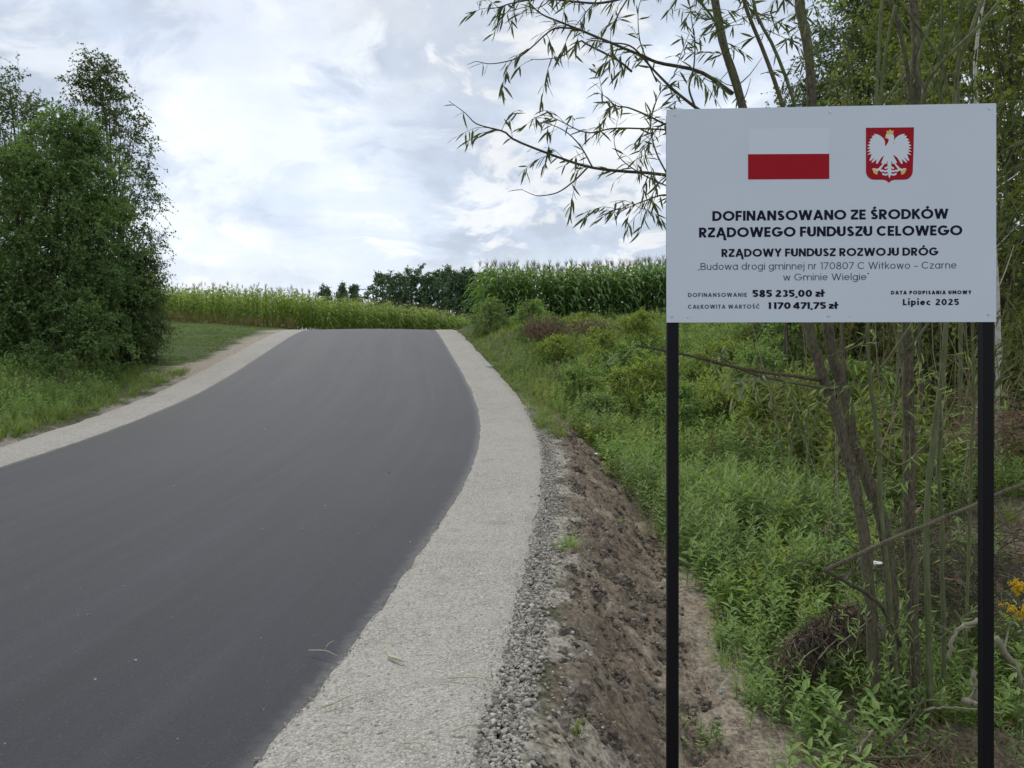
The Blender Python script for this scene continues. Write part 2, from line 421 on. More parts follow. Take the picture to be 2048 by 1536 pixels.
bp = g.n('ShaderNodeBump', inp={'Strength': .75, 'Distance': .010, 'Height': hh})
b = g.n('ShaderNodeBsdfPrincipled', inp={'Base Color': base, 'Roughness': .9, 'Specular IOR Level': .2, 'Normal': bp.outputs[0]})
finish(g, b.outputs[0]); M['crushed_stone'] = m

# ground
m, g = new_mat('soil')
pos = g.n('ShaderNodeNewGeometry').outputs['Position']
at = g.n('ShaderNodeAttribute', attribute_name='albedo').outputs['Color']
n1 = g.noise(pos, 26, 6, .7); n2 = g.noise(pos, 5, 4, .6); n3 = g.noise(pos, 110, 3, .7)
base = g.mix(g.smooth(n1, .3, .72), g.mix(1, at, (.42, .41, .40), 'MULTIPLY'), g.mix(1, at, (1.4, 1.4, 1.36), 'MULTIPLY'))
base = g.mix(g.smooth(n3, .55, .72, 0, .35), base, g.mix(1, at, (1.7, 1.7, 1.65), 'MULTIPLY'))
bp = g.n('ShaderNodeBump', inp={'Strength': .8, 'Distance': .02, 'Height': g.m('ADD', n1, g.m('MULTIPLY', n3, .35))})
b = g.n('ShaderNodeBsdfPrincipled', inp={'Base Color': base, 'Roughness': .95, 'Specular IOR Level': .15, 'Normal': bp.outputs[0]})
finish(g, b.outputs[0]); M['soil'] = m

def stone_mat(name, a, b_, c):
    m, g = new_mat(name)
    rnd = g.n('ShaderNodeNewGeometry').outputs['Random Per Island']
    oi = g.n('ShaderNodeObjectInfo').outputs['Random']
    f = g.m('FRACT', g.m('ADD', rnd, oi))
    base = g.ramp(f, [(0, a), (.5, b_), (1, c)])
    nz = g.noise(g.n('ShaderNodeTexCoord').outputs['Object'], 60, 4, .6)
    base = g.mix(g.smooth(nz, .3, .7), g.mix(1, base, (.75, .75, .75), 'MULTIPLY'), base)
    bb = g.n('ShaderNodeBsdfPrincipled', inp={'Base Color': base, 'Roughness': .85, 'Specular IOR Level': .25})
    finish(g, bb.outputs[0]); return m
M['stone'] = stone_mat('stone', (.18, .165, .14), (.32, .297, .25), (.50, .47, .40))
M['clod'] = stone_mat('clod', (.075, .060, .047), (.14, .115, .09), (.23, .195, .155))

# ------------------------------------------------------------------ ground sheet
def seg(a, b, st): return np.arange(a, b, st)
xs = np.concatenate([[-900, -500, -250, -150, -100, -70], seg(-50, -20, 3), seg(-20, -9, .6), seg(-9, -5.5, .18), seg(-5.5, -.9, .5), seg(-.9, -.2, .12), seg(-.2, 1.9, .028),
                     seg(1.9, 3, .06), seg(3, 6, .12), seg(6, 14, .5), seg(14, 40, 2), [45, 60, 90, 150, 250, 500, 900]])
yv = [1.9]
while yv[-1] < 75: yv.append(yv[-1] + max(.026, .0075 * yv[-1]))
ys = np.concatenate([[-300, -100, -40, -20, -10, -5, -2, 0, 1, 1.5], yv, [80, 90, 110, 150, 220, 350, 600, 1000, 1600]])
GX, GY = np.meshgrid(xs, ys); gx, gy = GX.ravel(), GY.ravel()
s_r = gx - (xr(gy) + SW); s_l = (xr(gy) - RW - SW) - gx
gz = H(gx, gy)
dirtw = sst(s_r, .12, .3) * (1 - sst(s_r, 1.0 + .0 * gy, 1.35)) * (1 - sst(gy, 11, 14))
near_s = np.exp(-((gx - .42) / .4) ** 2 - ((gy - 3.0) / .7) ** 2)
rid = 1 - np.abs(fbm(gx * 7, gy * 5, 3, 3) * 2 - 1)
gz = gz + dirtw * ((rid - .75) * .11 * (1 - .8 * near_s) + (fbm(gx * 20, gy * 15, 5, 4, .7) - .5) * (.10 - .05 * near_s))
gz = gz + sst(s_r, 1.1, 1.6) * (fbm(gx * 3, gy * 3, 11, 4) - .5) * .10
gz = gz + sst(s_l, .1, .8) * (fbm(gx * 2, gy * 2, 13, 4) - .5) * .12
under = (s_r < .02) & (s_l < .02)
gz = np.where(under, gz - .05, gz)
alb = np.zeros((len(gx), 3)) + np.array([.075, .078, .042])
def lay(mask, col):
    global alb
    alb = alb * (1 - mask[:, None]) + np.array(col) * mask[:, None]
nA = fbm(gx * 2.2, gy * 2.2, 21, 5); nB = fbm(gx * 6, gy * 6, 31, 4)
lay(sst(s_l, .25 + 0 * gy, 1.2), (.072, .105, .034))                                   # grass on the left
lay((1 - sst(s_l + (nA - .5) * 1.6, .05, .45)) * (s_l > -1), (.28, .25, .205))                # bare edge
bare = np.exp(-((gx + 8.15) / .75) ** 2 - ((gy - 17.9) / 1.1) ** 2) + np.exp(-((s_l - .1) / .55) ** 2) * sst(gy, 16, 19) * .8
lay(sst(bare + (nB - .5) * .9, .35, .6), (.32, .28, .225))
R_ = s_r > 0
lay((sst(s_r, .1, .3) * (1 - sst(gy, 13, 17))) * R_, (.19, .152, .115))
lay(sst(nA, .5, .66) * sst(s_r, .2, .4) * (1 - sst(s_r, .9, 1.2)) * (1 - sst(gy, 10, 13)) * R_, (.28, .23, .175))
sand = sst(s_r + (nA - .5) * .5, .98, 1.15) * (1 - sst(s_r + (nA - .5) * 1.3, 1.55, 2.0)) * (1 - sst(gy, 9.5, 11.5))
lay(sand * R_, (.30, .26, .205))
lay(sst(nB, .52, .7) * sand * .5 * R_, (.25, .19, .14))
lay((1 - sst(s_r + (nB - .5) * .7, .1, .30)) * R_ * (1 - sst(gy, 12, 16)), (.33, .305, .26))      # coarse stone edge
near_sand = np.exp(-((gx - .42) / .3) ** 2 - ((gy - 3.0) / .45) ** 2)
lay(sst(near_sand + (nB - .5) * .4, .35, .6), (.33, .29, .235))
rows, cols = GX.shape
i = (np.arange(rows - 1)[:, None] * cols + np.arange(cols - 1)[None]).ravel()
quads = np.stack([i, i + 1, i + cols + 1, i + cols], 1)
ground = link('ground', mesh_np('ground', np.stack([gx, gy, gz], 1), quads, True, {'albedo': alb}), M['soil'], kind='structure')

# ------------------------------------------------------------------ road and shoulders
rys = np.concatenate([seg(-14, 1.5, .5), seg(1.5, 14, .06), seg(14, 34, .15), seg(34, 62, 1)])
def strip(name, x0f, x1f, n, dz, mat, wob0=0, wob1=0, fr=5, seed=0):
    u = np.linspace(0, 1, n)
    Y = np.repeat(rys[:, None], n, 1); X0 = x0f(rys) + wob0 * (fbm(rys * fr, rys * 0, seed, 4, .7) - .5) * 2; X1 = x1f(rys) + wob1 * (fbm(rys * fr, rys * 0 + 3, seed + 5, 4, .7) - .5) * 2
    X = X0[:, None] * (1 - u) + X1[:, None] * u
    Z = zr(Y) + dz(X, Y, u[None])
    V = np.stack([X, Y, Z], -1).reshape(-1, 3)
    a = (np.arange(len(rys) - 1)[:, None] * n + np.arange(n - 1)[None]).ravel()
    q = np.stack([a, a + 1, a + n + 1, a + n], 1)
    uv = np.stack([X - (xr(Y) - RW), Y], -1).reshape(-1, 2)
    return link(name, mesh_np(name, V, q, True, uv=uv), mat, kind='structure')
crown = lambda X, Y: .035 - .05 * ((X - (xr(Y) - RW / 2)) / (RW / 2)) ** 2
road = strip('road', lambda y: xr(y) - RW - .06, lambda y: xr(y) + .06, 24, lambda X, Y, u: crown(X, Y) + .012, M['asphalt'])
shr = strip('gravel_shoulder', lambda y: xr(y) - .01, lambda y: xr(y) + SW, 22,
            lambda X, Y, u: np.where(u < .02, -.004, .012) - .03 * sst(u, .8, 1) + .014 * (fbm(X * 5, Y * 5, 8, 4) - .5), M['crushed_stone'], .025, .05, 4, 3)
shl = strip('gravel_shoulder', lambda y: xr(y) - RW - SW, lambda y: xr(y) - RW + .01, 12,
            lambda X, Y, u: np.where(u > .98, -.004, .012) - .03 * (1 - sst(u, 0, .2)) + .012 * (fbm(X * 5, Y * 5, 9, 4) - .5), M['crushed_stone'], .06, .025, 3, 6)

# coarse stones along the outer edge of the right shoulder
rocks = [rock(s, 0, .6, .3) for s in range(6)]
def Yrand(n, a, b, pw=1.0): # denser near the camera
    u = rng.random(n); return a * (b / a) ** (u ** pw)
n = 7000
Y = Yrand(n, 2.4, 13); off = np.abs(rng.normal(0, .05, n)) * (.5 + 1.6 * fbm(Y * 2, Y * 0, 4)) + rng.uniform(-.09, .05, n)
off += np.where(rng.random(n) < .12, rng.uniform(0, .35, n), 0)
X = xr(Y) + SW + off
size = rng.gamma(3, .0019, n) + .003
Z = np.maximum(H(X, Y), zr(Y) - .3 * 0 + 0 * Y - 9) + np.where(X < xr(Y) + SW, .0, .006) + size * .25
gs = []
idx = rng.integers(0, 6, n)
big_order = np.argsort(-(size / Y))[:260]
bigset = np.zeros(n, bool); bigset[big_order] = True
for k in range(6):
    q = (idx == k) & ~bigset
    gs.append(scatter(rocks[k], np.stack([X, Y, Z], 1)[q], rotz(rng.uniform(0, 6.28, q.sum()), .5), size[q]))
# fine loose stones on the shoulder and over the asphalt edge
n2 = 2600
Y2 = Yrand(n2, 2.4, 9); u2 = np.where(rng.random(n2) < .3, np.abs(rng.normal(.0, .05, n2)) - .02, rng.random(n2) * SW); X2 = xr(Y2) + u2
s2 = rng.gamma(3, .0010, n2) + .0012
Z2 = zr(Y2) + .006 + s2 * .2
n3 = 110; Y3 = Yrand(n3, 2.4, 14); X3 = xr(Y3) - rng.uniform(.1, 4.5, n3); s3 = rng.gamma(2, .0013, n3) + .0022
gs.append(scatter(rocks[1], np.stack([X3, Y3, zr(Y3) + crown(X3, Y3) + .012 + s3 * .3], 1), rotz(rng.uniform(0, 6.28, n3), .5), s3))
gs.append(scatter(rocks[0], np.stack([X2, Y2, Z2], 1), rotz(rng.uniform(0, 6.28, n2), .5), s2))
V, T = cat_geo(gs)
o = link('loose_gravel', mesh_np('loose_gravel', V, T), M['stone'], shr, kind='stuff')
rme = []
for k in range(6):
    V, T = rock(40 + k, 0, .62, .3); me = mesh_np('stone', V, T, False); me.materials.append(M['stone']); rme.append(me)
for k in big_order:
    o = link('stone', rme[idx[k]], None, shr, (X[k], Y[k], Z[k])); s = size[k] * 1.0
    o.scale = (s, s, s); o.rotation_euler = (rng.normal(0, .4), rng.normal(0, .4), rng.uniform(0, 6.28))

# clods of soil on the bank
clods = [rock(100 + s, 1, .6, .42) for s in range(5)]
n = 9000
Y = Yrand(n, 2.6, 12); sgn = rng.uniform(.22, 1.12, n); X = xr(Y) + SW + sgn
size = rng.gamma(1.8, .0046, n) + .003
dense = fbm(X * 3, Y * 3, 77, 3); keep = dense + rng.normal(0, .12, n) > .45
X, Y, size = X[keep], Y[keep], size[keep]; Z = H(X, Y) + size * .2
gs = [scatter(clods[k], np.stack([X, Y, Z], 1)[k::5], rotz(rng.uniform(0, 6.28, len(X[k::5])), .5), size[k::5]) for k in range(5)]
V, T = cat_geo(gs); link('soil_clods', mesh_np('soil_clods', V, T, False), M['clod'], ground, kind='stuff')

# ------------------------------------------------------------------ leaf and plant prototypes
def leaf(l=1.0, w=.25, fold=.06, bend=.12):
    V = np.array([(0, 0, 0), (.3 * l, w * .42, fold * w * 3), (.3 * l, -w * .42, fold * w * 3), (.38 * l, 0, 0), (.68 * l, w * .34, -bend * l * .35 + fold * w * 2), (.68 * l, -w * .34, -bend * l * .35 + fold * w * 2), (.7 * l, 0, -bend * l * .4), (l, 0, -bend * l)])
    T = np.array([(0, 3, 1), (0, 2, 3), (1, 3, 6), (1, 6, 4), (2, 6, 3), (2, 5, 6), (4, 6, 7), (5, 7, 6)])
    return V, T
def leaf_small():
    V = np.array([(0, 0, 0), (.45, .36, .07), (1, 0, -.08), (.45, -.36, .07)]); return V, np.array([(0, 2, 1), (0, 3, 2)])
def blade(l=1.0, w=.012, bend=.5, nseg=4):
    t = np.linspace(0, 1, nseg + 1); x = bend * l * t ** 2; z = l * np.sin(t * 1.25) / 1.25 * (1 - .25 * bend * t)
    ww = w * (1 - t ** 2 * .95); V = []
    for a, b, c in zip(x, z, ww): V += [(a, c / 2, b), (a, -c / 2, b)]
    T = []
    for i in range(nseg): T += [(2 * i, 2 * i + 1, 2 * i + 3), (2 * i, 2 * i + 3, 2 * i + 2)]
    return np.array(V), np.array(T)
def tuft(r, n, h, w, spread, bend):
    gs = []
    for k in range(n):
        V, T = blade(h * r.uniform(.5, 1.1), w * r.uniform(.7, 1.3), bend * r.uniform(.4, 1.6), 3)
        a = r.uniform(0, 6.28); c, s = math.cos(a), math.sin(a); M_ = np.array([(c, -s, 0), (s, c, 0), (0, 0, 1)])
        rad = r.uniform(0, spread); gs.append((V @ M_.T + np.array([rad * math.cos(a + .5), rad * math.sin(a + .5), 0]), T))
    return cat_geo(gs)
def herb(r, h=.5, nl=10, ll=.09, lw=.3, stem=.004, branch=0):
    """upright stem with pairs of leaves that get smaller towards the tip"""
    gs = []
    lean = r.normal(0, .08, 2)
    st = spline([(0, 0, 0), (lean[0] * h * .5, lean[1] * h * .5, h * .5), (lean[0] * h * 1.6, lean[1] * h * 1.6, h)], 4)
    gs.append(tube(st, np.linspace(stem, stem * .4, 4), 3, False))
    L = leaf_small() if ll < .05 else leaf(1, lw)
    for k in range(nl):
        t = .12 + .88 * k / nl; p = st[0] * (1 - t) + st[-1] * t + np.array([lean[0], lean[1], 0]) * -h * .3 * t * (1 - t)
        for sgn in (0, math.pi):
            a = k * 1.9 + sgn + r.normal(0, .3); up_ = r.uniform(.1, .7) + (.6 if t > .85 else 0)
            d = np.array([[math.cos(a), math.sin(a), up_]]); s_ = ll * (1.15 - .55 * abs(t - .45)) * r.uniform(.75, 1.2)
            gs.append(scatter(L, p[None], frames(d, np.array([[0, 0, 1.]])), np.array([s_])))
    return cat_geo(gs)
pr = np.random.default_rng(5)
HERB = {
    'fine': [herb(pr, .5, 14, .075, .22) for _ in range(5)],
    'broad': [herb(pr, .4, 8, .10, .42) for _ in range(5)],
    'willowy': [herb(pr, .62, 15, .10, .19) for _ in range(5)],
    'low': [herb(pr, .16, 4, .055, .5) for _ in range(4)],
}
TUFT = [tuft(pr, 14, .28, .007, .05, .7) for _ in range(5)]
TUFT_S = [tuft(pr, 9, .09, .006, .05, .6) for _ in range(4)]
TUFT_T = [tuft(pr, 9, .6, .007, .06, .45) for _ in range(4)]

def field(name, protos, mat, pts, sc, tilt=.12, label=None, cat='plants', parent=None, sink=.02):
    """one mass of plants nobody could count"""
    X, Y = pts[:, 0], pts[:, 1]; Z = H(X, Y) - sink
    pos = np.stack([X, Y, Z], 1); k = len(protos); gs = []
    sc = np.broadcast_to(sc, len(X))
    for j in range(k):
        q = slice(j, None, k)
        if len(X[q]): gs.append(scatter(protos[j], pos[q], rotz(rng.uniform(0, 6.28, len(X[q])), tilt), sc[q]))
    V, T = cat_geo(gs)
    o = link(name, mesh_np(name, V, T), mat, parent, kind='stuff')
    if label: o['label'] = label; o['category'] = cat
    return o
def pix_ok(X, Y, Z, mx=120):
    px = 1024 + F * X / Y; py = 683 - F * (Z - EYE) / Y
    return (px > -mx) & (px < 2048 + mx) & (py < 1536 + mx * 2)

# ------------------------------------------------------------------ vegetation masses on the right
def cand(n, s0, s1, y0, y1, pw=1.0):
    Y = Yrand(n, y0, y1, pw); X = xr(Y) + SW + rng.uniform(s0, s1, n)
    q = pix_ok(X, Y, H(X, Y)); return X[q], Y[q]
X, Y = cand(2600, .35, 2.6, 2.7, 9)
_p = np.stack([X, Y, H(X, Y) + .01], 1); _d = nrm(rng.normal(0, 1, (len(X), 3)) * (1, 1, .15))
V, T = scatter(leaf(1, .3), _p, frames(_d, rng.normal(0, .4, (len(X), 3)) + (0, 0, 1.)), rng.uniform(.012, .04, len(X)))
link('leaf_litter', mesh_np('leaf_litter', V, T), M['brown_leaf'], ground, kind='stuff')
n = 420; X, Y = cand(n, .4, 2.8, 2.7, 9); n = len(X); _d = nrm(rng.normal(0, 1, (n, 3)) * (1, 1, .06)); _t = np.linspace(0, 1, 4); _l = rng.uniform(.04, .22, n)
_P = np.stack([X, Y, H(X, Y) + .012], 1)[:, None] + _d[:, None] * (_l[:, None] * _t)[..., None] + rng.normal(0, .004, (n, 4, 3))
_P[..., 2] = H(_P[..., 0], _P[..., 1]) + .012 + np.abs(rng.normal(0, .006, (n, 4)))
V, T = tubes_np(_P, np.full((n, 4), .0016)); link('twig_litter', mesh_np('twig_litter', V, T), M['dead_twig'], ground, kind='stuff')
# dense herb bed beyond the sandy channel
X, Y = cand(6500, .8, 6.5, 4.1, 15)
s = X - xr(Y) - SW
bn = fbm(X * 1.3, Y * 1.3, 51, 3)
edge_s = np.interp(Y, [3, 4.2, 5, 6, 7, 8.5, 10, 12, 15], [1.6, 1.45, 1.4, 1.3, 1.05, .8, .55, .4, .3])
den_n = np.interp(Y, [4, 5, 5.7, 6.2], [.45, .6, .85, 1])
q = (s > edge_s + (bn - .5) * .7) & (rng.random(len(X)) < den_n) & ~((X > 3.4) & (Y < 6.6))
X, Y, bn = X[q], Y[q], bn[q]
a = bn > .5
h1 = (.35 + 1.25 * fbm(X * 1.3, Y * 1.3, 61, 3)) * np.interp(Y, [4, 5.5, 7, 11, 12.5], [.55, .75, 1.0, 1.0, .55])
field('herb_layer', HERB['fine'] + HERB['willowy'], M['herb_dark'], np.stack([X, Y], 1)[a], h1[a] * .95, .15, 'dense bed of fine leaved dark green weeds beyond the sandy channel')
field('herb_layer', HERB['broad'] + HERB['fine'], M['herb_mid'], np.stack([X, Y], 1)[~a], h1[~a], .15, 'bright green broad leaved weeds growing in the bed behind the sign')
q = (rng.random(len(X)) < .06); field('dry_stalks', TUFT_T, M['dry_grass'], np.stack([X, Y], 1)[q], h1[q] * rng.uniform(.6, 1.1, q.sum()), .25, 'pale dry stalks among the herbs behind the sign', 'grass')
q = (fbm(X * 1.6, Y * 1.6, 191, 3) > .57) & (rng.random(len(X)) < .5); field('herb_layer', HERB['broad'], M['herb_yellow'], np.stack([X, Y], 1)[q], h1[q] * rng.uniform(.7, 1.3, q.sum()), .25, 'yellowish broad leaved weeds in patches of the bed behind the sign')
q = (fbm(X * 1.4, Y * 1.4, 201, 3) > .57) & (rng.random(len(X)) < .6); field('herb_layer', [tuft(pr, 26, .45, .010, .08, .8) for _ in range(3)], M['grass'], np.stack([X, Y], 1)[q], h1[q] * rng.uniform(.8, 1.4, q.sum()), .2, 'clumps of long arching grass among the herbs behind the sign')
# verge between shoulder and corn
X, Y = cand(7500, .12, 9, 9.5, 31, .8)
s = X - xr(Y) - SW
q = (s > np.interp(Y, [9, 10.5, 12, 14, 17, 28], [1.1, .9, .55, .25, .1, .1]) + .25 * (fbm(X * 2, Y * 2, 66, 3) - .4)) & ~((Y < 14) & (s > 5))
X, Y, s = X[q], Y[q], s[q]; c_ = fbm(X * .7, Y * .7, 71, 3)
hs = np.interp(s, [0, .6, 2, 5], [.35, .65, 1.05, 1.35]) * (.35 + 1.3 * fbm(X * .8, Y * .8, 73, 2)) * np.interp(Y, [17, 27], [1, .42])
for lo, hi, mt, pr_, lb in ((-1, .42, 'herb_dark', HERB['fine'], 'bluish green feathery weeds on the verge below the corn'),
                            (.42, .58, 'herb_mid', HERB['broad'] + HERB['willowy'], 'mid green leafy weeds on the verge right of the road'),
                            (.58, 2, 'herb_yellow', HERB['willowy'] + HERB['broad'], 'yellow green weeds in patches on the right verge')):
    k = (c_ > lo) & (c_ <= hi)
    field('verge_weeds', pr_, M[mt], np.stack([X, Y], 1)[k], hs[k] * (1.25), .18, lb)
q = (fbm(X * 1.1, Y * 1.1, 171, 3) > .56) & (rng.random(len(X)) < .3)
field('dry_stalks', TUFT_T, M['dry_grass'], np.stack([X, Y], 1)[q], hs[q] * rng.uniform(.7, 1.3, q.sum()), .2, 'pale dry stalks standing among the weeds of the right verge', 'grass')
q = (fbm(X * .8, Y * .8, 181, 3) > .57) & (rng.random(len(X)) < .35)
field('brown_weeds', HERB['willowy'], M['red_weed'], np.stack([X, Y], 1)[q], hs[q], .2, 'brownish withered weeds among the green ones of the right verge')
# low growth and grass tufts along the channel and near ground
X, Y = cand(2400, 1.25, 3.8, 3.2, 7)
s = X - xr(Y) - SW; q = (fbm(X * 2.5, Y * 2.5, 81, 3) > .5) 
X, Y = X[q], Y[q]
field('low_weeds', HERB['low'] + HERB['broad'][:1], M['herb_mid'], np.stack([X, Y], 1), rng.uniform(.3, .8, len(X)), .2, 'low green weeds scattered over the sand behind the sign posts')
X, Y = cand(1400, .3, 5, 5.5, 27, .8)
s = X - xr(Y) - SW; q = s > np.interp(Y, [5, 7, 10, 14, 17], [1.9, 1.7, 1.0, .3, .12])
field('verge_grass', TUFT, M['grass'], np.stack([X, Y], 1)[q], rng.uniform(.7, 1.5, q.sum()), .15, 'green grass growing between the weeds on the right verge', 'grass')
# fine fringe beside the shoulder
X, Y = cand(900, .0, .35, 10.5, 28)
field('verge_grass', TUFT_S + TUFT[:1], M['grass'], np.stack([X, Y], 1), rng.uniform(.6, 1.3, len(X)), .2, 'short grass fringe along the outer edge of the right shoulder', 'grass')
# undergrowth of the wood
n = 3000; X = rng.uniform(3.6, 13, n); Y = rng.uniform(7, 17, n)
q = (X / Y > .28) & (X / Y < .78); X, Y = X[q], Y[q]
field('undergrowth', HERB['broad'] + HERB['willowy'], M['wood_leaf'], np.stack([X, Y], 1), rng.uniform(.9, 2.3, len(X)), .2, 'dull green undergrowth between the trunks of the wood')

# ------------------------------------------------------------------ vegetation on the left
def candl(n, s0, s1, y0, y1, pw=1.0):
    Y = Yrand(n, y0, y1, pw); X = xr(Y) - RW - SW - rng.uniform(s0, s1, n)
    q = pix_ok(X, Y, H(X, Y)); return X[q], Y[q]
X, Y = candl(5200, .25, 6.0, 8.0, 17.5)
sl = (xr(Y) - RW - SW) - X
q = (sl > .35 + .5 * (fbm(X * 1.5, Y * 1.5, 91, 3) - .35) + sst(Y, 13.5, 16.5) * 1.2) & ~(sst(Y, 16, 17) * (X > -9.5)).astype(bool)
X, Y, sl = X[q], Y[q], sl[q]; c_ = fbm(X * .9, Y * .9, 93, 3)
hs = np.interp(sl, [.2, 1, 2.5, 5], [.4, .75, 1.15, 1.5]) * rng.uniform(.7, 1.3, len(X))
k = c_ < .5
field('verge_weeds', HERB['fine'] + HERB['broad'], M['herb_dark'], np.stack([X, Y], 1)[k], hs[k], .18, 'dark green weeds along the left verge below the trees')
field('verge_weeds', HERB['fine'] + HERB['willowy'], M['herb_mid'], np.stack([X, Y], 1)[~k], hs[~k], .18, 'lighter green weeds on the left verge beside the shoulder')
X, Y = candl(2500, .15, 5, 8, 18)
field('verge_grass', TUFT, M['grass'], np.stack([X, Y], 1), rng.uniform(.6, 1.5, len(X)), .15, 'green grass on the left verge', 'grass')
X, Y = candl(750, 1.6, 4.8, 11, 16.5)
q = fbm(X * .8, Y * .8, 96, 2) > .45
field('dry_grass', TUFT_T, M['dry_grass'], np.stack([X, Y], 1)[q], rng.uniform(1.1, 2.0, q.sum()), .15, 'pale dry seeding grass standing before the left trees', 'grass')
# lawn in the clearing
n = 26000; Y = Yrand(n, 15.5, 37); X = rng.uniform(-24, -8, n)
sl = (xr(Y) - RW - SW) - X
bare = np.exp(-((X + 8.15) / .75) ** 2 - ((Y - 17.9) / 1.1) ** 2) + np.exp(-((sl - .1) / .55) ** 2) * sst(Y, 16, 19) * .8
q = (sl > .25 + .8 * fbm(X, Y, 44, 3)) & (bare + .25 * rng.random(n) < .4) & (X / Y > -.7)
field('lawn_grass', TUFT_S, M['lawn'], np.stack([X, Y], 1)[q], rng.uniform(.9, 1.7, q.sum()), .2, 'short green grass of the clearing between trees and shoulder', 'grass')
# reddish weeds at the foot of the left corn
fl = np.array([(-26, 41), (-18.6, 38), (-11.3, 36), (-7, 40), (-3, 48), (2, 58), (8, 70)], float)
n = 900; u = rng.random(n) ** .8 * 2.25; i0 = np.minimum(u.astype(int), 5); f_ = (u - i0)[:, None]
pts = fl[i0] * (1 - f_) + fl[i0 + 1] * f_ - np.stack([rng.uniform(-.3, .3, n), rng.uniform(.3, 2.2, n)], 1)
field('red_weeds', HERB['willowy'], M['red_weed'], pts[(fbm(pts[:, 0] * .4, pts[:, 1] * .4, 14, 2) > .52) ], rng.uniform(.25, 1.0, int((fbm(pts[:, 0] * .4, pts[:, 1] * .4, 14, 2) > .52).sum())), .2, 'reddish brown weeds at the foot of the left cornfield')

# ------------------------------------------------------------------ corn
def corn(r, h=2.2, low=.1):
    gs = [tube(spline([(0, 0, 0), (r.normal(0, .02), r.normal(0, .02), h * .5), (r.normal(0, .05), r.normal(0, .05), h * .93)], 4), np.array([.014, .012, .009, .005]), 3, False)]
    nl = 12
    a0 = r.uniform(0, 6.28)
    for k in range(nl):
        z = h * (low + (.84 - low) * k / (nl - 1)); L = (.85 - .35 * abs(k / nl - .5)) * r.uniform(.8, 1.1); a = a0 + k * math.pi + r.normal(0, .35)
        upk = r.uniform(.9, 1.5); t = np.linspace(0, 1, 6)
        rr = L * t * (1 - .15 * t); zz = z + L * (upk * .75 * t - (upk * .55 + .35) * t ** 2.1)
        w = .095 * np.sin(np.pi * (t * .88 + .12)) ** .7; V = []
        for q in range(6):
            ca, sa = math.cos(a), math.sin(a); tw = w[q] / 2
            V += [(rr[q] * ca - tw * sa, rr[q] * sa + tw * ca, zz[q] + .015), (rr[q] * ca + tw * sa, rr[q] * sa - tw * ca, zz[q] - .01 * t[q])]
        T = []
        for q in range(5): T += [(2 * q, 2 * q + 1, 2 * q + 3), (2 * q, 2 * q + 3, 2 * q + 2)]
        gs.append((np.array(V), np.array(T)))
    ts = []
    for k in range(7):
        a = k * 2.4; sp = .0 if k == 0 else .08
        ts.append(tube([(0, 0, h * .92), (sp * .6 * math.cos(a), sp * .6 * math.sin(a), h * .92 + .14), (sp * math.cos(a), sp * math.sin(a), h * .92 + .26 - (.05 if k else -.06))], np.array([.004, .005, .002]), 3, False))
    return cat_geo(gs), cat_geo(ts)
cr = np.random.default_rng(11)
CORN = [corn(cr) for _ in range(6)]
CORN_ME = []
for (Vc, Tc), (Vt, Tt) in CORN:
    V, T = cat_geo([(Vc, Tc), (Vt, Tt)]); me = mesh_np('corn_plant', V, T); me.materials.append(M['corn_leaf']); me.materials.append(M['tassel'])
    mi = np.zeros(len(T), np.int32); mi[len(Tc):] = 1; me.polygons.foreach_set('material_index', mi); CORN_ME.append(me)
def corn_mass(name, pts, sc, mat, label):
    X, Y = pts[:, 0], pts[:, 1]; pos = np.stack([X, Y, H(X, Y)], 1); g1, g2 = [], []
    for j in range(6):
        q = slice(j, None, 6); Rm = rotz(rng.uniform(0, 6.28, len(X[q])), .06)
        g1.append(scatter(CORN[j][0], pos[q], Rm, sc[q])); g2.append(scatter(CORN[j][1], pos[q], Rm, sc[q]))
    a, b = cat_geo(g1), cat_geo(g2); V, T = cat_geo([a, b]); me = mesh_np(name, V, T); me.materials.append(mat); me.materials.append(M['tassel'])
    mi = np.zeros(len(T), np.int32); mi[len(a[1]):] = 1; me.polygons.foreach_set('material_index', mi)
    o = link(name, me, kind='stuff'); o['label'] = label; o['category'] = 'corn'; return o
# right field: the front row are individuals
xx = np.arange(-1.35, 6.6, .145); front = []
for x in xx:
    x_ = x + rng.normal(0, .03); y_ = 28 + rng.normal(0, .06) + .0 * x
    front.append((x_, y_))
lab = 'green maize plant with pale tassel in the front row above the right verge'
for k, (x, y) in enumerate(front):
    o = link('corn_plant', CORN_ME[k % 6], None, None, (x, y, float(H(x, y)) - .03)); s_ = rng.uniform(.86, 1.1); o.scale = (s_, s_, s_ * rng.uniform(.96, 1.04)); o.rotation_euler = (rng.normal(0, .04), rng.normal(0, .04), 0); o.rotation_euler.z = rng.uniform(0, 6.28)
    tag(o, lab, 'corn plant', 'maize plants in the front row of the right field')
pts = []
for r_ in range(9):
    y = 28 + .42 * r_
    if r_ == 0: xa = np.arange(6.7, 20, .16)
    else: xa = np.arange(-1.2 + .05 * r_, 20, .15 + .02 * r_)
    pts.append(np.stack([xa + rng.normal(0, .03, len(xa)), y + rng.normal(0, .06, len(xa))], 1))
pts = np.concatenate(pts)
corn_mass('cornfield', pts, rng.uniform(.86, 1.12, len(pts)), M['corn_leaf'], 'tall green corn behind the front row of the right field')
pts = []
for r_ in range(16):
    L = np.cumsum(np.r_[0, np.hypot(*np.diff(fl, axis=0).T)]); st = .2 + .022 * r_
    t_ = np.arange(0, L[-1], st); px_ = np.interp(t_, L, fl[:, 0]); py_ = np.interp(t_, L, fl[:, 1])
    pts.append(np.stack([px_ + rng.normal(0, .05, len(t_)), py_ + .7 * r_ + rng.normal(0, .06, len(t_))], 1))
pts = np.concatenate(pts)
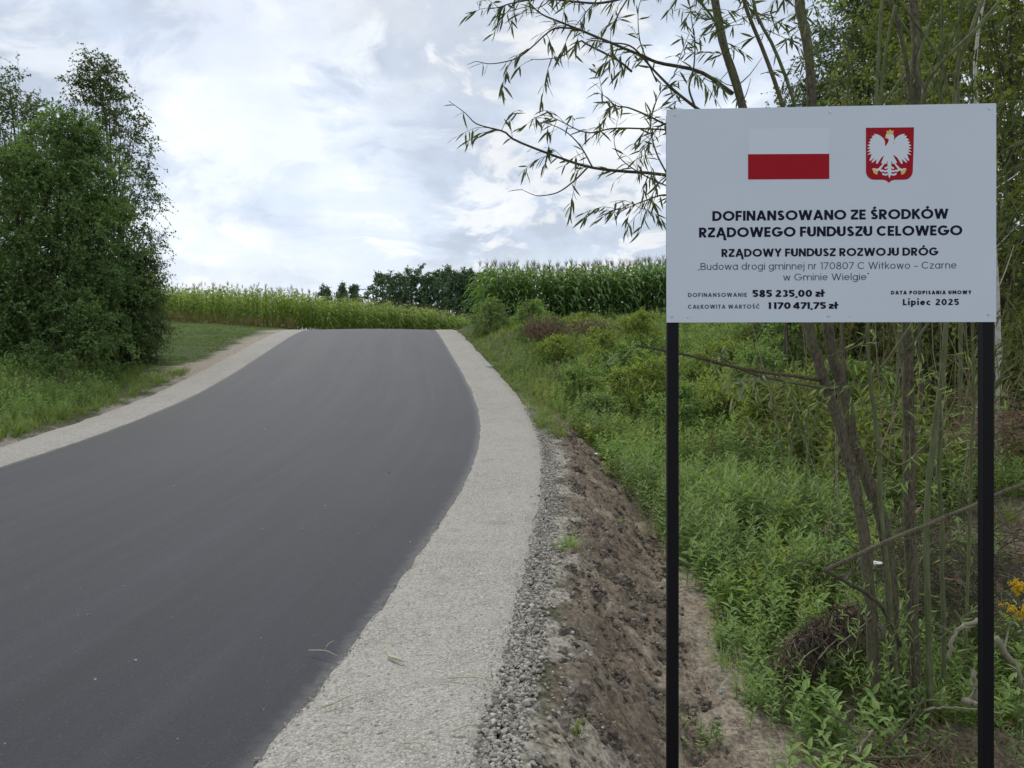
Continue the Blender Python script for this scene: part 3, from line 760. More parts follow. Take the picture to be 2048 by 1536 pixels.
corn_mass('cornfield', pts, rng.uniform(.72, .98, len(pts)) * (.94 + .12 * fbm(pts[:, 0] * .35, pts[:, 1] * .35, 15, 2)), M['corn_leaf_light'], 'lighter green cornfield beyond the crest on the left')

# ------------------------------------------------------------------ trees
def foliage(r, clumps, out_c, twig_l, n_tw, n_lf, leaf_l, droop=.25, leafdroop=.3, proto=None, twig_r=.004, upb=.25):
    """leaves on twigs around clump centres: returns leaf geometry and twig geometry"""
    n = len(clumps); S = np.repeat(clumps, n_tw, 0); N = len(S)
    outw = nrm(S - out_c)
    d = nrm(r.normal(0, 1, (N, 3)) + .7 * outw + np.array([0, 0, upb])); L = twig_l * r.uniform(.5, 1.25, N)
    t = np.linspace(0, 1, 4); Pt = S[:, None] + d[:, None] * (L[:, None] * t)[..., None]; Pt[..., 2] -= droop * L[:, None] * t ** 2
    tw = tubes_np(Pt, np.broadcast_to(np.linspace(twig_r, twig_r * .35, 4), (N, 4)))
    tt = (np.arange(n_lf) + r.random((N, n_lf))) / n_lf * .95 + .08
    pos = S[:, None] + d[:, None] * (L[:, None] * tt)[..., None]; pos[..., 2] -= droop * L[:, None] * tt ** 2
    ld = nrm(r.normal(0, 1, (N, n_lf, 3)) + .6 * d[:, None] + np.array([0, 0, -leafdroop]))
    upv = r.normal(0, .6, (N, n_lf, 3)) + np.array([0, 0, 1.])
    lf = scatter(proto or leaf_small(), pos.reshape(-1, 3), frames(ld.reshape(-1, 3), upv.reshape(-1, 3)), leaf_l * r.uniform(.6, 1.25, N * n_lf))
    return lf, tw
def tree(name, label, cat, base, height, prof, n_cl, seed, leafm, barkm, twig_l=.5, n_tw=8, n_lf=9, leaf_l=.06, trunk_r=.08, lean=(0, 0), droop=.25,
         group=None, proto=None, n_limbs=12, start=.12, ldroop=.3, inner=.3, upb=.25, multi=1):
    r = np.random.default_rng(seed)
    o = thing(name, label, cat, base, group); base = np.array(base, float)
    tops = []
    for m_ in range(multi):
        ang = r.uniform(0, 6.28); sp = (0 if multi == 1 else .12 * height)
        tp = base + np.array([lean[0] + sp * math.cos(ang), lean[1] + sp * math.sin(ang), height * (.97 if m_ == 0 else r.uniform(.7, .9))])
        tops.append(spline([base + (0, 0, -.2), base * .6 + tp * .4 + r.normal(0, .03 * height, 3) * (1, 1, 0) * .5, tp], 12))
        part('trunk', tube(tops[-1], trunk_r * (1 - .85 * np.linspace(0, 1, 12)) * (1 if m_ == 0 else .7), 7), barkm, o, True)
    # clumps inside the crown profile
    t = r.random(n_cl) * (1 - start) + start
    a = r.uniform(0, 6.28, n_cl); rad = prof(t) * np.sqrt(inner ** 2 + (1 - inner ** 2) * r.random(n_cl)) * r.uniform(.72, 1.08, n_cl)
    ax = np.stack([np.interp(t, np.linspace(0, 1, 12), tops[0][:, q]) for q in range(3)], 1)
    cl = ax + np.stack([rad * np.cos(a), rad * np.sin(a), r.normal(0, .03 * height, n_cl)], 1)
    gs = []
    for k in r.permutation(n_cl)[:n_limbs]:
        tk = max(.03, t[k] - .18 - .1 * r.random()); s_ = np.array([np.interp(tk, np.linspace(0, 1, 12), tops[k % multi][:, q]) for q in range(3)])
        e = cl[k]; m2 = (s_ + e) / 2 + np.array([0, 0, -.04 * height * .5]) + r.normal(0, .05, 3)
        gs.append(tube(spline([s_, m2, e], 6), np.linspace(trunk_r * .32 * (1 - .5 * tk), .006, 6), 4, False))
    # clumps on the same limb hang together: link each to its nearest limb end with a thin branch
    lf, tw = foliage(r, cl, ax.mean(0), twig_l, n_tw, n_lf, leaf_l, droop, ldroop, proto, max(.003, leaf_l * .06), upb)
    part('branch', cat_geo(gs), barkm, o, True, 'stuff')
    part('twig', tw, barkm, o, False, 'stuff')
    part('crown', lf, leafm, o, False, 'stuff')
    return o
bp_ = lambda *p: (lambda t: np.interp(t, [q[0] for q in p], [q[1] for q in p]))
def gb(px, Y, dz=-.05):
    X = (px - 1024) / F * Y; return (X, Y, float(H(X, Y)) + dz)
# left group
tree('birch_tree', 'tall airy birch with thin feathery top at the right of the left group', 'tree', gb(266, 19.5), 8.2, bp_((0, .4), (.12, .75), (.3, 1.05), (.55, 1.25), (.75, 1.25), (.9, .85), (1, .3)), 600, 31, M['birch_leaf'], M['bark_dark'],
     .46, 6, 9, .066, .075, (-.95, 0), .6, n_limbs=70, start=.05, ldroop=.6, inner=.0)
tree('alder_tree', 'broad rounded green alder in front at the left edge', 'tree', gb(62, 16.5), 5.9, bp_((0, 1.3), (.2, 1.45), (.5, 1.45), (.75, 1.45), (.9, 1.15), (1, .6)), 640, 32, M['alder_leaf'], M['bark_dark'],
     .42, 9, 10, .075, .09, (.1, 0), .2, n_limbs=60, start=.04, inner=.1, multi=3)
tree('alder_tree', 'tall alder behind with loose twiggy top near the left frame edge', 'tree', gb(80, 21), 7.9, bp_((0, 1.6), (.3, 1.9), (.7, 1.8), (.9, 1.4), (1, .7)), 620, 33, M['birch_leaf'], M['bark_dark'],
     .55, 6, 9, .075, .09, (-.2, 0), .3, n_limbs=70, start=.05, inner=.0, multi=3)
tree('alder_tree', 'dark bushy alder low between the front alder and the birch', 'tree', gb(170, 18), 4.3, bp_((0, 1.2), (.25, 1.35), (.6, 1.2), (.85, .9), (1, .4)), 360, 34, M['alder_leaf'], M['bark_dark'],
     .4, 8, 10, .072, .07, (.0, 0), .25, n_limbs=40, start=.02, inner=.1, multi=3)
tree('alder_tree', 'alder cut by the left frame edge', 'tree', gb(-60, 15.5), 6.2, bp_((0, 1.3), (.3, 1.5), (.7, 1.4), (.9, 1.0), (1, .4)), 380, 37, M['alder_leaf'], M['bark_dark'],
     .42, 8, 10, .075, .08, (.1, 0), .25, n_limbs=40, start=.04, inner=.1, multi=2)
tree('shrub', 'dark spreading shrub leaning out over the grass right of the birch', 'shrub', gb(256, 19.0), 2.9, bp_((0, .5), (.3, .85), (.7, .75), (1, .2)), 150, 35, M['birch_leaf'], M['bark_dark'],
     .33, 8, 10, .06, .04, (.45, 0), .3, n_limbs=25, start=.03, inner=.1, multi=3)
tree('shrub', 'low dark shrub at the foot of the left trees beside the grass', 'shrub', gb(120, 15.6), 2.0, bp_((0, .9), (.4, 1.3), (.8, .9), (1, .3)), 170, 36, M['alder_leaf'], M['bark_dark'],
     .3, 8, 9, .065, .03, (0, 0), .3, n_limbs=25, start=.0, inner=.1, multi=3)

# right wood
wood = [
    ('smaller birch at the left end of the wood just above the sign corner', gb(1545, 16.5), 6.4, bp_((0, .8), (.3, 1.1), (.7, 1.0), (1, .4)), 330, 46, 'birch_leaf', .065, (.0, 0)),
    ('bushy tree between the upright willow stems far back', gb(1700, 17), 9.5, bp_((0, 1.2), (.3, 1.8), (.7, 1.8), (1, .9)), 420, 47, 'birch_leaf', .07, (.0, 0)),
    ('tall birch with small leaves behind the top left corner of the sign', gb(1640, 15.5), 9.0, bp_((0, .7), (.2, 1.2), (.5, 1.75), (.8, 1.5), (1, .6)), 580, 41, 'birch_leaf', .06, (.0, 0)),
    ('greener broad tree behind the middle of the sign', gb(1800, 13), 8.6, bp_((0, 1), (.2, 1.6), (.6, 1.9), (1, .8)), 580, 42, 'wood_leaf', .07, (.3, 0)),
    ('dense green tree at the right frame edge behind the sign', gb(1985, 10.5), 7.5, bp_((0, 1), (.2, 1.4), (.6, 1.7), (1, .8)), 580, 43, 'wood_leaf', .065, (.3, 0)),
    ('dark tree deeper in the wood left of the green one', gb(1740, 21), 10.5, bp_((0, 1.6), (.3, 2.4), (.7, 2.2), (1, .8)), 540, 44, 'birch_leaf', .09, (0, 0)),
    ('dark tree deepest in the wood at the far right', gb(1960, 20), 11.0, bp_((0, 2.2), (.3, 3), (.7, 2.6), (1, 1)), 580, 45, 'wood_leaf', .1, (0, 0)),
]
for lb, b_, h_, pf, nc, sd_, mt, ll, ln in wood:
    tree('birch_tree' if mt == 'birch_leaf' else 'broadleaf_tree', lb, 'tree', b_, h_, pf, nc, sd_, M[mt], M['bark_dark'], .5, 8, 9, ll, .075, ln, .35, 'trees of the wood behind the sign', n_limbs=50, start=.1, inner=.15, multi=2)
# shrubs at mid distance on the right
shr_list = [
    (1530, 12.0, 1.5, .75, 'herb_mid', 'round bright green bush below the left half of the sign'),
    (1600, 13.5, 1.9, .8, 'herb_mid', 'taller green bush just left of the leaning willow stems'),
    (1300, 13.5, 1.15, .75, 'herb_yellow', 'yellow green bush left of the left sign post'),
    (1210, 17.0, 1.2, .7, 'herb_yellow', 'yellowish bush at the foot of the corn by the brown brush'),
    (1420, 15.0, 1.25, .8, 'herb_yellow', 'low yellow green bush right of the left sign post'),
    (978, 26.0, 1.1, .8, 'herb_dark', 'loose bluish green bush at the left end of the corn'),
    (1060, 22.0, 1.3, .7, 'herb_mid', 'small green bush beside the brown brush heap'),
    (1700, 14.0, 1.8, .8, 'wood_leaf', 'dull bush between the leaning and the upright willow stems'),
    (1900, 11.5, 1.7, .8, 'wood_leaf', 'dull green bush left of the right sign post'),
    (1770, 9.6, 1.0, .55, 'herb_mid', 'small bush between the willow stems beyond the herb bed'),
    (1120, 18.0, .9, .6, 'herb_yellow', 'low yellowish bush in front of the brown brush heap'),
    (1160, 14.5, .8, .6, 'herb_mid', 'bright bush on the verge level with the low yellowish bush'),
    (1250, 15.5, 1.1, .65, 'herb_mid', 'fresh green bush between the yellowish bush and the left sign post'),
    (1290, 18.5, 1.4, .8, 'herb_yellow', 'tall yellow green bush under the corn left of the sign'),
    (1190, 12.4, .7, .45, 'herb_dark', 'small dark bush above the stony verge'),
    (1100, 21.0, .9, .7, 'herb_dark', 'dark low bush left of the brown brush heap'),
    (1350, 11.5, 1.0, .6, 'herb_mid', 'green bush half hidden by the left sign post'),
    (1660, 11.5, 1.3, .6, 'herb_mid', 'light green bush seen between the two leaning stems'),
    (1450, 11.8, .9, .55, 'herb_yellow', 'yellowish bush just beyond the herb bed under the sign'),
    (2030, 8.6, 2.1, .7, 'wood_leaf', 'ragged bush at the right frame edge behind the right post'),
]
for k, (px, Y, h_, w_, mt, lb) in enumerate(shr_list):
    tree('shrub', lb, 'shrub', gb(px, Y), h_, bp_((0, w_ * .7), (.4, w_), (.8, w_ * .8), (1, w_ * .3)), int(70 * w_ * h_) + 25, 60 + k, M[mt], M['bark_dark'], .28, 8, 9, .085, .02, (0, 0), .3,
         'shrubs on the right bank', proto=leaf(1, .32), n_limbs=20, start=.05, inner=.2, multi=3)

# far trees behind the fields
far = [(765, 150, 546), (795, 156, 548), (822, 150, 540), (850, 152, 543), (878, 158, 546), (902, 150, 536), (925, 152, 545), (946, 150, 538), (968, 154, 541), (650, 190, 574), (684, 190, 569), (708, 190, 573)]
desc = ['leftmost tree of the dark far clump', 'second tree from the left of the dark far clump', 'rounded tall tree in the left half of the far clump', 'middle tree of the dark far clump',
        'lower tree right of the middle of the far clump', 'tallest tree of the far clump', 'tree right of the tallest in the far clump', 'far tree touching the left end of the right corn', 'far tree partly hidden by the right corn',
        'leftmost of three small trees beyond the left corn', 'middle one of three small trees beyond the left corn', 'rightmost of three small trees beyond the left corn']
for k, ((px, Y, py), lb) in enumerate(zip(far, desc)):
    top = EYE + (683 - py) / F * Y; b_ = gb(px, Y); hh = top - b_[2]; w_ = 3.6 if k < 9 else 2.0
    tree('far_tree', lb, 'tree', b_, hh, bp_((0, w_ * .7), (.2, w_), (.6, w_ * 1.1), (.85, w_ * .95), (1, w_ * .45)), 230, 80 + k, M['far_leaf'], M['bark_dark'], 1.1, 8, 9, .36, .25, (0, 0), .2,
         'dark trees on the horizon', n_limbs=10, start=.0, inner=.0)

# ------------------------------------------------------------------ willow with many stems behind the sign
WL = leaf(1, .17, .05, .10)
wl_me = mesh_np('leaf', *WL); wl_me.materials.append(M['willow_leaf'])
def ipath(pts, n=18): return spline([P(*p) for p in pts], n)
def Wd(px, Y): return px / F * Y / 2
wb = gb(1800, 4.25, -.05)
willow = thing('willow_tree', 'willow with several leaning stems behind the sign and a branch hanging over the road', 'tree', wb)
stems = [
    ([(1752, 1440, 4.2), (1735, 1150, 4.22), (1705, 950, 4.3), (1668, 820, 4.36), (1640, 740, 4.4), (1618, 650, 4.42), (1560, 450, 4.5), (1482, 210, 4.6), (1430, 0, 4.7), (1395, -260, 4.8)], 30, 21, 'bark'),
    ([(1795, 1440, 4.28), (1775, 1100, 4.3), (1742, 980, 4.36), (1700, 850, 4.45), (1678, 750, 4.5), (1655, 650, 4.52), (1645, 430, 4.6), (1626, 210, 4.65), (1600, 0, 4.7), (1570, -260, 4.8)], 32, 24, 'bark'),
    ([(1835, 1445, 4.22), (1822, 1100, 4.3), (1818, 860, 4.4), (1815, 650, 4.45), (1822, 400, 4.5), (1833, 200, 4.55), (1826, 0, 4.6), (1810, -260, 4.7)], 32, 20, 'bark'),
    ([(1862, 1420, 4.1), (1851, 1080, 4.12), (1868, 880, 4.15), (1888, 700, 4.2), (1898, 550, 4.22), (1904, 300, 4.25), (1918, 130, 4.3), (1965, 0, 4.35), (2010, -150, 4.4)], 17, 9, 'bark_green'),
    ([(1800, 1420, 4.18), (1775, 1150, 4.2), (1757, 900, 4.22), (1742, 760, 4.25), (1735, 650, 4.27), (1742, 400, 4.3), (1752, 200, 4.3), (1765, 0, 4.35), (1770, -150, 4.4)], 13, 7, 'bark_green'),
    ([(1890, 1430, 4.3), (1884, 1100, 4.32), (1880, 860, 4.33), (1892, 650, 4.35), (1890, 400, 4.4), (1885, 200, 4.4), (1880, 0, 4.45), (1872, -150, 4.5)], 12, 7, 'bark_green'),
    ([(1925, 1430, 4.45), (1938, 1100, 4.5), (1945, 860, 4.5), (1946, 650, 4.5), (1925, 350, 4.5), (1915, 130, 4.5), (1925, -80, 4.5)], 9, 6, 'bark_green'),
    ([(1745, 1440, 4.1), (1752, 1300, 4.1), (1742, 1180, 4.12), (1748, 1080, 4.12)], 10, 4, 'bark_dark'),
]
for pts, w0, w1, mt in stems:
    p = ipath(pts, 26); p = p + np.random.default_rng(int(w0 + pts[0][0])).normal(0, .004, p.shape)
    sr = np.random.default_rng(int(w0 * 7 + pts[1][0])); k_ = .76 if w0 > 20 else .7
    pf_ = spline(p, 60); rad_ = np.linspace(Wd(w0 * k_, 4.25), Wd(w1 * k_, 4.6), 60) * (1 + .05 * sr.normal(0, 1, 60) + .16 * (sr.random(60) < .08))
    part('stem', tube(pf_, rad_, 10), M[mt], willow, True)
    for q in range(5 if w0 > 20 else 4):   # short dead side twigs and snags
        i_ = sr.integers(12, 50); d_ = nrm(np.array([sr.normal(0, 1), sr.normal(0, .5), sr.uniform(.2, 1.0)])); l_ = sr.uniform(.08, .45)
        part('snag', tube(spline([pf_[i_], pf_[i_] + d_ * l_ * .5, pf_[i_] + d_ * l_ + (0, 0, .04)], 5), np.linspace(.0045, .0015, 5), 4), M[mt], willow)
fork = [
    ([(1640, 760, 4.38), (1590, 752, 4.2), (1530, 745, 4.0), (1460, 732, 3.9), (1400, 716, 3.8), (1335, 702, 3.75), (1270, 690, 3.7)], 9, 4),
    ([(1665, 778, 4.35), (1600, 768, 4.2), (1520, 752, 4.05), (1475, 735, 3.98), (1440, 712, 3.9)], 8, 3),
    ([(1815, 700, 4.4), (1860, 640, 4.4), (1890, 560, 4.4)], 8, 4),
    ([(1755, 900, 4.2), (1800, 930, 4.2), (1852, 890, 4.2), (1890, 850, 4.2)], 6, 4),
    ([(1760, 740, 4.2), (1795, 690, 4.2), (1850, 600, 4.2), (1880, 480, 4.3)], 6, 3),
    ([(1478, 200, 4.6), (1440, 60, 4.5), (1360, -40, 4.4)], 7, 4),
    ([(1630, 420, 4.6), (1565, 210, 4.5), (1530, 110, 4.5), (1490, 10, 4.5), (1470, -80, 4.5)], 10, 7),
    ([(1636, 380, 4.6), (1590, 210, 4.5), (1550, 100, 4.45), (1510, 20, 4.4), (1500, -80, 4.4)], 8, 6),
    ([(1830, 240, 4.5), (1800, 60, 4.5), (1760, -60, 4.5)], 10, 7),
    ([(1744, 400, 4.3), (1760, 210, 4.3), (1770, 110, 4.3), (1790, 10, 4.3)], 7, 5),
    ([(1895, 190, 4.3), (1880, 120, 4.3), (1800, 0, 4.3)], 8, 6),
    ([(1828, 420, 4.45), (1845, 200, 4.3), (1880, 130, 4.2), (1950, 60, 4.2), (2000, 0, 4.2)], 8, 6),
    ([(1910, 200, 4.3), (1925, 100, 4.2), (1990, 20, 4.2)], 6, 5),
    ([(1825, 400, 4.45), (1850, 200, 4.3), (1835, 130, 4.3), (1870, 20, 4.3)], 7, 5),
]
for pts, w0, w1 in fork:
    part('branch', tube(ipath(pts, 12), np.linspace(Wd(w0, 4.2), Wd(w1, 4.2), 12), 6), M['bark_green' if w0 < 9 else 'bark'], willow, True)
# boughs over the sky, each a branch with its own leaves
c3 = lambda a, Y: (a[0] / 3.413 + 880, a[1] / 3.413, Y)
boughs = [
    ([(1830, 1290), (1545, 1195), (1200, 1165), (1000, 1135), (800, 1070), (520, 960), (440, 900), (330, 870), (240, 840), (170, 770), (60, 690)], 4.5, 4.0, 8, 2.2, 1),
    ([(1010, 1140), (920, 1230), (810, 1310), (700, 1335), (640, 1330), (550, 1290)], 4.2, 4.1, 4, 2, .45),
    ([(1040, 1140), (960, 1000), (860, 900), (740, 845), (650, 830)], 4.2, 4.2, 3.5, 2, 1.1),
    ([(1800, 900), (1545, 885), (1200, 875), (1050, 905), (950, 890), (830, 830), (740, 790), (690, 785)], 4.6, 4.2, 4.5, 2, 1),
    ([(1790, 760), (1740, 730), (1590, 610), (1450, 470), (1310, 320), (1160, 290), (1000, 270)], 4.5, 4.1, 8, 3, 1.0),
    ([(2000, 640), (1775, 490), (1500, 430), (1400, 390), (1210, 310), (980, 215), (820, 150), (700, 100), (630, 40), (560, -60)], 4.6, 4.0, 9, 3, 1.3),
    ([(1310, 490), (1210, 410), (1000, 300), (960, 280), (900, 330), (830, 385), (700, 405), (620, 405)], 4.3, 4.1, 5, 2, .55),
    ([(960, 200), (800, 190), (720, 235), (640, 310), (540, 390), (430, 425), (330, 435), (250, 420), (190, 440)], 4.1, 4.0, 4, 2, .9),
    ([(1790, 1000), (1500, 830), (1300, 740), (1200, 720), (1130, 660), (1070, 630)], 4.5, 4.2, 5, 2, 1.9),
    ([(1700, 1390), (1545, 1330), (1400, 1370), (1300, 1410), (1200, 1460)], 4.5, 4.3, 5, 2, 1.9),
    ([(1620, 1300), (1400, 1200), (1240, 1090), (1190, 980), (1200, 890)], 4.4, 4.3, 3.5, 2, .8),
    ([(1545, 1180), (1480, 1050), (1440, 900), (1450, 780), (1500, 640), (1560, 600)], 4.4, 4.4, 4, 2, 2.8),
    ([(1740, 730), (1700, 600), (1730, 480), (1740, 300), (1720, 150), (1700, 0)], 4.5, 4.5, 5, 3, 1.0),
    ([(1480, 560), (1400, 380), (1360, 250), (1355, 60), (1400, -60)], 4.4, 4.3, 3.5, 2, .9),
    ([(1500, -120), (1300, -30), (1100, 20), (900, 10), (700, -10), (500, 20), (400, 50), (330, 60)], 4.2, 4.0, 6, 3, 1.9),
    ([(1350, -120), (1250, 40), (1200, 130), (1160, 200)], 4.1, 4.0, 4, 2, 1.7),
    ([(1120, -120), (1060, 10), (1000, 80), (940, 160)], 4.1, 4.0, 4, 2, 1.8),
    ([(800, -140), (760, -20), (700, 40), (640, 60)], 4.1, 4.0, 4, 2, 1.2),
    ([(560, -120), (520, -20), (480, 60), (450, 90)], 4.1, 4.0, 4, 2, 1.2),
    ([(1420, 1200), (1390, 1290), (1380, 1400), (1360, 1460)], 4.4, 4.4, 3, 2, 2.8),
    ([(1620, 820), (1500, 860), (1430, 960), (1400, 1060)], 4.4, 4.3, 4, 2, 2.4),
    ([(1620, 1150), (1500, 1240), (1450, 1330)], 4.4, 4.3, 4, 2, 2.4),
]
LP, LD, LS = [], [], []
r = np.random.default_rng(99)
def leafy(path, dens, leafl=(.06, .105), skip=.12, dr=1.0):
    L = np.r_[0, np.cumsum(np.linalg.norm(np.diff(path, axis=0), axis=1))]
    n = max(2, int(L[-1] * 38 * dens * .8)); tt = np.sort(r.uniform(skip, 1, n)) * L[-1]
    p = np.stack([np.interp(tt, L, path[:, q]) for q in range(3)], 1); tn = nrm(np.stack([np.interp(tt, L, nrm(np.gradient(path, axis=0))[:, q]) for q in range(3)], 1))
    side = r.normal(0, 1, (n, 3)) * (1, .7, .6); d = nrm(tn * .8 + side * .55 + np.array([0, 0, -.5 * dr]))
    LP.append(p); LD.append(d); LS.append(r.uniform(*leafl, n))
for pts, Y0, Y1, w0, w1, dens in boughs:
    Ys = np.linspace(Y0, Y1, len(pts)); path = spline([P(*c3(a, y)) for a, y in zip(pts, Ys)], 30)
    part('branch', tube(path, np.linspace(Wd(w0, 4.2), Wd(w1, 4.0) * .5, 30), 5), M['bark_dark'], willow, True)
    leafy(path, dens * .45)
    # side twigs
    L = np.linalg.norm(np.diff(path, axis=0), axis=1).sum(); nt = int(L * 6.2 * dens)
    gs = []
    for _ in range(nt):
        i_ = r.integers(5, 29); tn = nrm(path[min(i_ + 1, 29)] - path[i_ - 1]); d = nrm(tn * .9 + r.normal(0, .6, 3) * (1, .7, 1) + np.array([0, 0, .05])); l = r.uniform(.08, .24)
        tp = path[i_] + d * l * np.array([[0], [.5], [1]]) + np.array([[0, 0, 0], [0, 0, -.01], [0, 0, -.07 * l / .2]])
        tp = spline(tp, 5); gs.append(tube(tp, np.linspace(.0022, .001, 5), 3, False)); leafy(tp, 1.15, skip=.2)
    if gs: part('twig', cat_geo(gs), M['bark_dark'], willow, False, 'stuff')
sil = len(np.concatenate(LP))
# leafy hanging twigs between the stems above and beside the sign
for k in range(210):
    u = r.random()
    if u < .62: px, py, Y = r.uniform(1350, 2060), r.uniform(-120, 190), r.uniform(3.9, 5.0)
    elif u < .85: px, py, Y = r.uniform(1985, 2120), r.uniform(150, 800), r.uniform(3.9, 4.8)
    else: px, py, Y = r.uniform(1250, 1480), r.uniform(640, 800), r.uniform(3.8, 4.4)
    a_ = P(px, py, Y); d = nrm(np.array([r.normal(0, .8), r.normal(0, .4), r.normal(-.15, .5)])); l = r.uniform(.15, .4)
    if u >= .85: continue
    tp = spline([a_, a_ + d * l * .5, a_ + d * l + (0, 0, -.12 * l)], 7)
    part('twig', tube(tp, np.linspace(.003, .001, 7), 3, False), M['bark_green'], willow); leafy(tp, 1.5)
grn = len(LP)
for k in range(110):
    px, py, Y = r.uniform(1690, 1960), r.uniform(640, 1250), r.uniform(4.0, 5.6)
    a_ = P(px, py, Y); d = nrm(np.array([r.normal(0, .8), r.normal(0, .4), r.normal(.3, .5)])); l = r.uniform(.12, .35)
    tp = spline([a_, a_ + d * l * .5, a_ + d * l + (0, 0, -.05 * l)], 6)
    part('twig', tube(tp, np.linspace(.0028, .001, 6), 3, False), M['bark_green'], willow); leafy(tp, .8, (.05, .08), dr=.5)
pale0 = len(LP)
green0 = grn
for pts, w0, w1 in fork[:2]:
    pb = ipath(pts, 16)
    for q in range(9):
        i_ = r.integers(3, 16); d = nrm(np.array([r.normal(-.3, .7), r.normal(0, .4), r.normal(-.1, .6)])); l = r.uniform(.08, .22)
        tp = spline([pb[i_], pb[i_] + d * l * .5, pb[i_] + d * l + (0, 0, -.04)], 5); part('twig', tube(tp, np.linspace(.002, .001, 5), 3, False), M['bark_green'], willow); leafy(tp, 1.3, (.06, .10))
pale1 = len(LP)
# basal shoots
for k in range(26):
    a_ = P(r.uniform(1700, 1900), r.uniform(1250, 1420), r.uniform(3.9, 4.3)); d = nrm(np.array([r.normal(0, .7), r.normal(-.2, .4), 1.0])); l = r.uniform(.15, .4)
    tp = spline([a_, a_ + d * l * .5, a_ + d * l], 6); part('twig', tube(tp, np.linspace(.003, .001, 6), 3, False), M['bark_green'], willow); leafy(tp, 1.0, (.04, .07), dr=.2)
g0_ = len(np.concatenate(LP[:green0])); a0_, a1_ = len(np.concatenate(LP[:pale0])), len(np.concatenate(LP[:pale1]))
LP_, LD_, LS_ = np.concatenate(LP), np.concatenate(LD), np.concatenate(LS)
LR = frames(LD_, r.normal(0, .7, LP_.shape) + np.array([0, -.3, 1.]))
px_ = 1024 + F * LP_[:, 0] / LP_[:, 1]; py_ = 683 - F * (LP_[:, 2] - EYE) / LP_[:, 1]
iv = np.where((px_ > 880) & (px_ < 1330) & (py_ > 5) & (py_ < 460))[0]
iv = iv[iv < g0_]; one = r.permutation(iv)[:290]; msk = np.ones(len(LP_), bool); msk[one] = False; msk[g0_:] = False
_i = np.r_[g0_:a0_, a1_:len(LP_)]; part('foliage', scatter(WL, LP_[_i], LR[_i], LS_[_i]), M['herb_mid'], willow, False, 'stuff')
pl_ = slice(a0_, a1_); part('foliage', scatter(WL, LP_[pl_], LR[pl_], LS_[pl_]), M['willow_pale'], willow, False, 'stuff')
part('foliage', scatter(WL, LP_[msk], LR[msk], LS_[msk]), M['willow_leaf'], willow, False, 'stuff')
wbv = Vector(wb)
for k in one:
    o = link('leaf', wl_me, None, willow)
    Mx = Matrix(LR[k].tolist()).to_4x4(); s_ = LS_[k]
    o.matrix_local = Matrix.Translation(Vector(LP_[k]) - wbv) @ Mx @ Matrix.Scale(s_, 4)

# thin saplings in the wood
saps = [(1998, 7.2, 'whitish thin sapling just right of the right sign post', 'bark_birch', 12, 1.0), (1960, 8.6, 'grey sapling half hidden by the right sign post', 'bark_birch', 10, .9),
        (1920, 8.0, 'thin sapling left of the right sign post deeper in the wood', 'bark_green', 9, 1.05), (1850, 9.5, 'thin brown sapling between the upright willow stems', 'bark', 9, 1),
        (1700, 10.5, 'thin sapling right of the leaning willow stems', 'bark', 9, 1), (1770, 9, 'slender sapling behind the green willow stem', 'bark_green', 8, 1),
        (1872, 12, 'dark sapling deep in the wood behind the sign', 'bark_dark', 9, 1), (1940, 11, 'dark slim trunk in the wood near the right post', 'bark_dark', 12, 1), (1560, 12.5, 'slim trunk behind the sign left of the willow', 'bark_dark', 9, 1)]
for k, (px, Y, lb, mt, w, hs_) in enumerate(saps):
    b_ = gb(px, Y); o = thing('sapling', lb, 'sapling', b_, 'thin young trees in the wood'); hh = 5.5 * hs_
    rr = np.random.default_rng(300 + k); pth = spline([np.array(b_), np.array(b_) + (rr.normal(0, .1), 0, hh * .4), np.array(b_) + (rr.normal(0, .25), 0, hh * .75), np.array(b_) + (rr.normal(0, .4), 0, hh)], 14)
    part('trunk', tube(pth, np.linspace(Wd(w, Y), Wd(w, Y) * .4, 14), 7), M[mt], o, True)
    for q in range(6):
        i_ = rr.integers(4, 13); d = nrm(np.array([rr.normal(0, 1), rr.normal(0, .6), 1.1])); l = rr.uniform(.4, 1.1)
        part('branch', tube(spline([pth[i_], pth[i_] + d * l * .5 + (0, 0, -.03), pth[i_] + d * l], 5), np.linspace(.008, .003, 5), 4, False), M[mt], o)
    cl = pth[rr.integers(5, 14, 14)] + rr.normal(0, .3, (14, 3))
    lf, tw = foliage(rr, cl, pth.mean(0), .35, 4, 7, .06, twig_r=.003); part('crown', lf, M['wood_leaf'], o, False, 'stuff')

rr = np.random.default_rng(808); n = 260; Y = rr.uniform(6.5, 15, n); px = rr.uniform(1560, 2080, n); X = (px - 1024) / F * Y
B = np.stack([X, Y, H(X, Y) - .05], 1); hh = rr.uniform(.9, 3.2, n); ln = rr.normal(0, .22, (n, 2)); t = np.linspace(0, 1, 5)
Pt = B[:, None] + np.stack([ln[:, :1] * t * hh[:, None], ln[:, 1:] * t * hh[:, None], hh[:, None] * t], -1) + rr.normal(0, .02, (n, 5, 3))
for q, (a, b, mt) in enumerate(((0, 130, 'dead_twig'), (130, 200, 'dead_wood'), (200, 260, 'bark_green'))):
    V, T = tubes_np(Pt[a:b], rr.uniform(.004, .010, (b - a, 1)) * np.linspace(1, .4, 5)[None]); link('thicket_stems', mesh_np('thicket_stems', V, T), M[mt], kind='stuff')

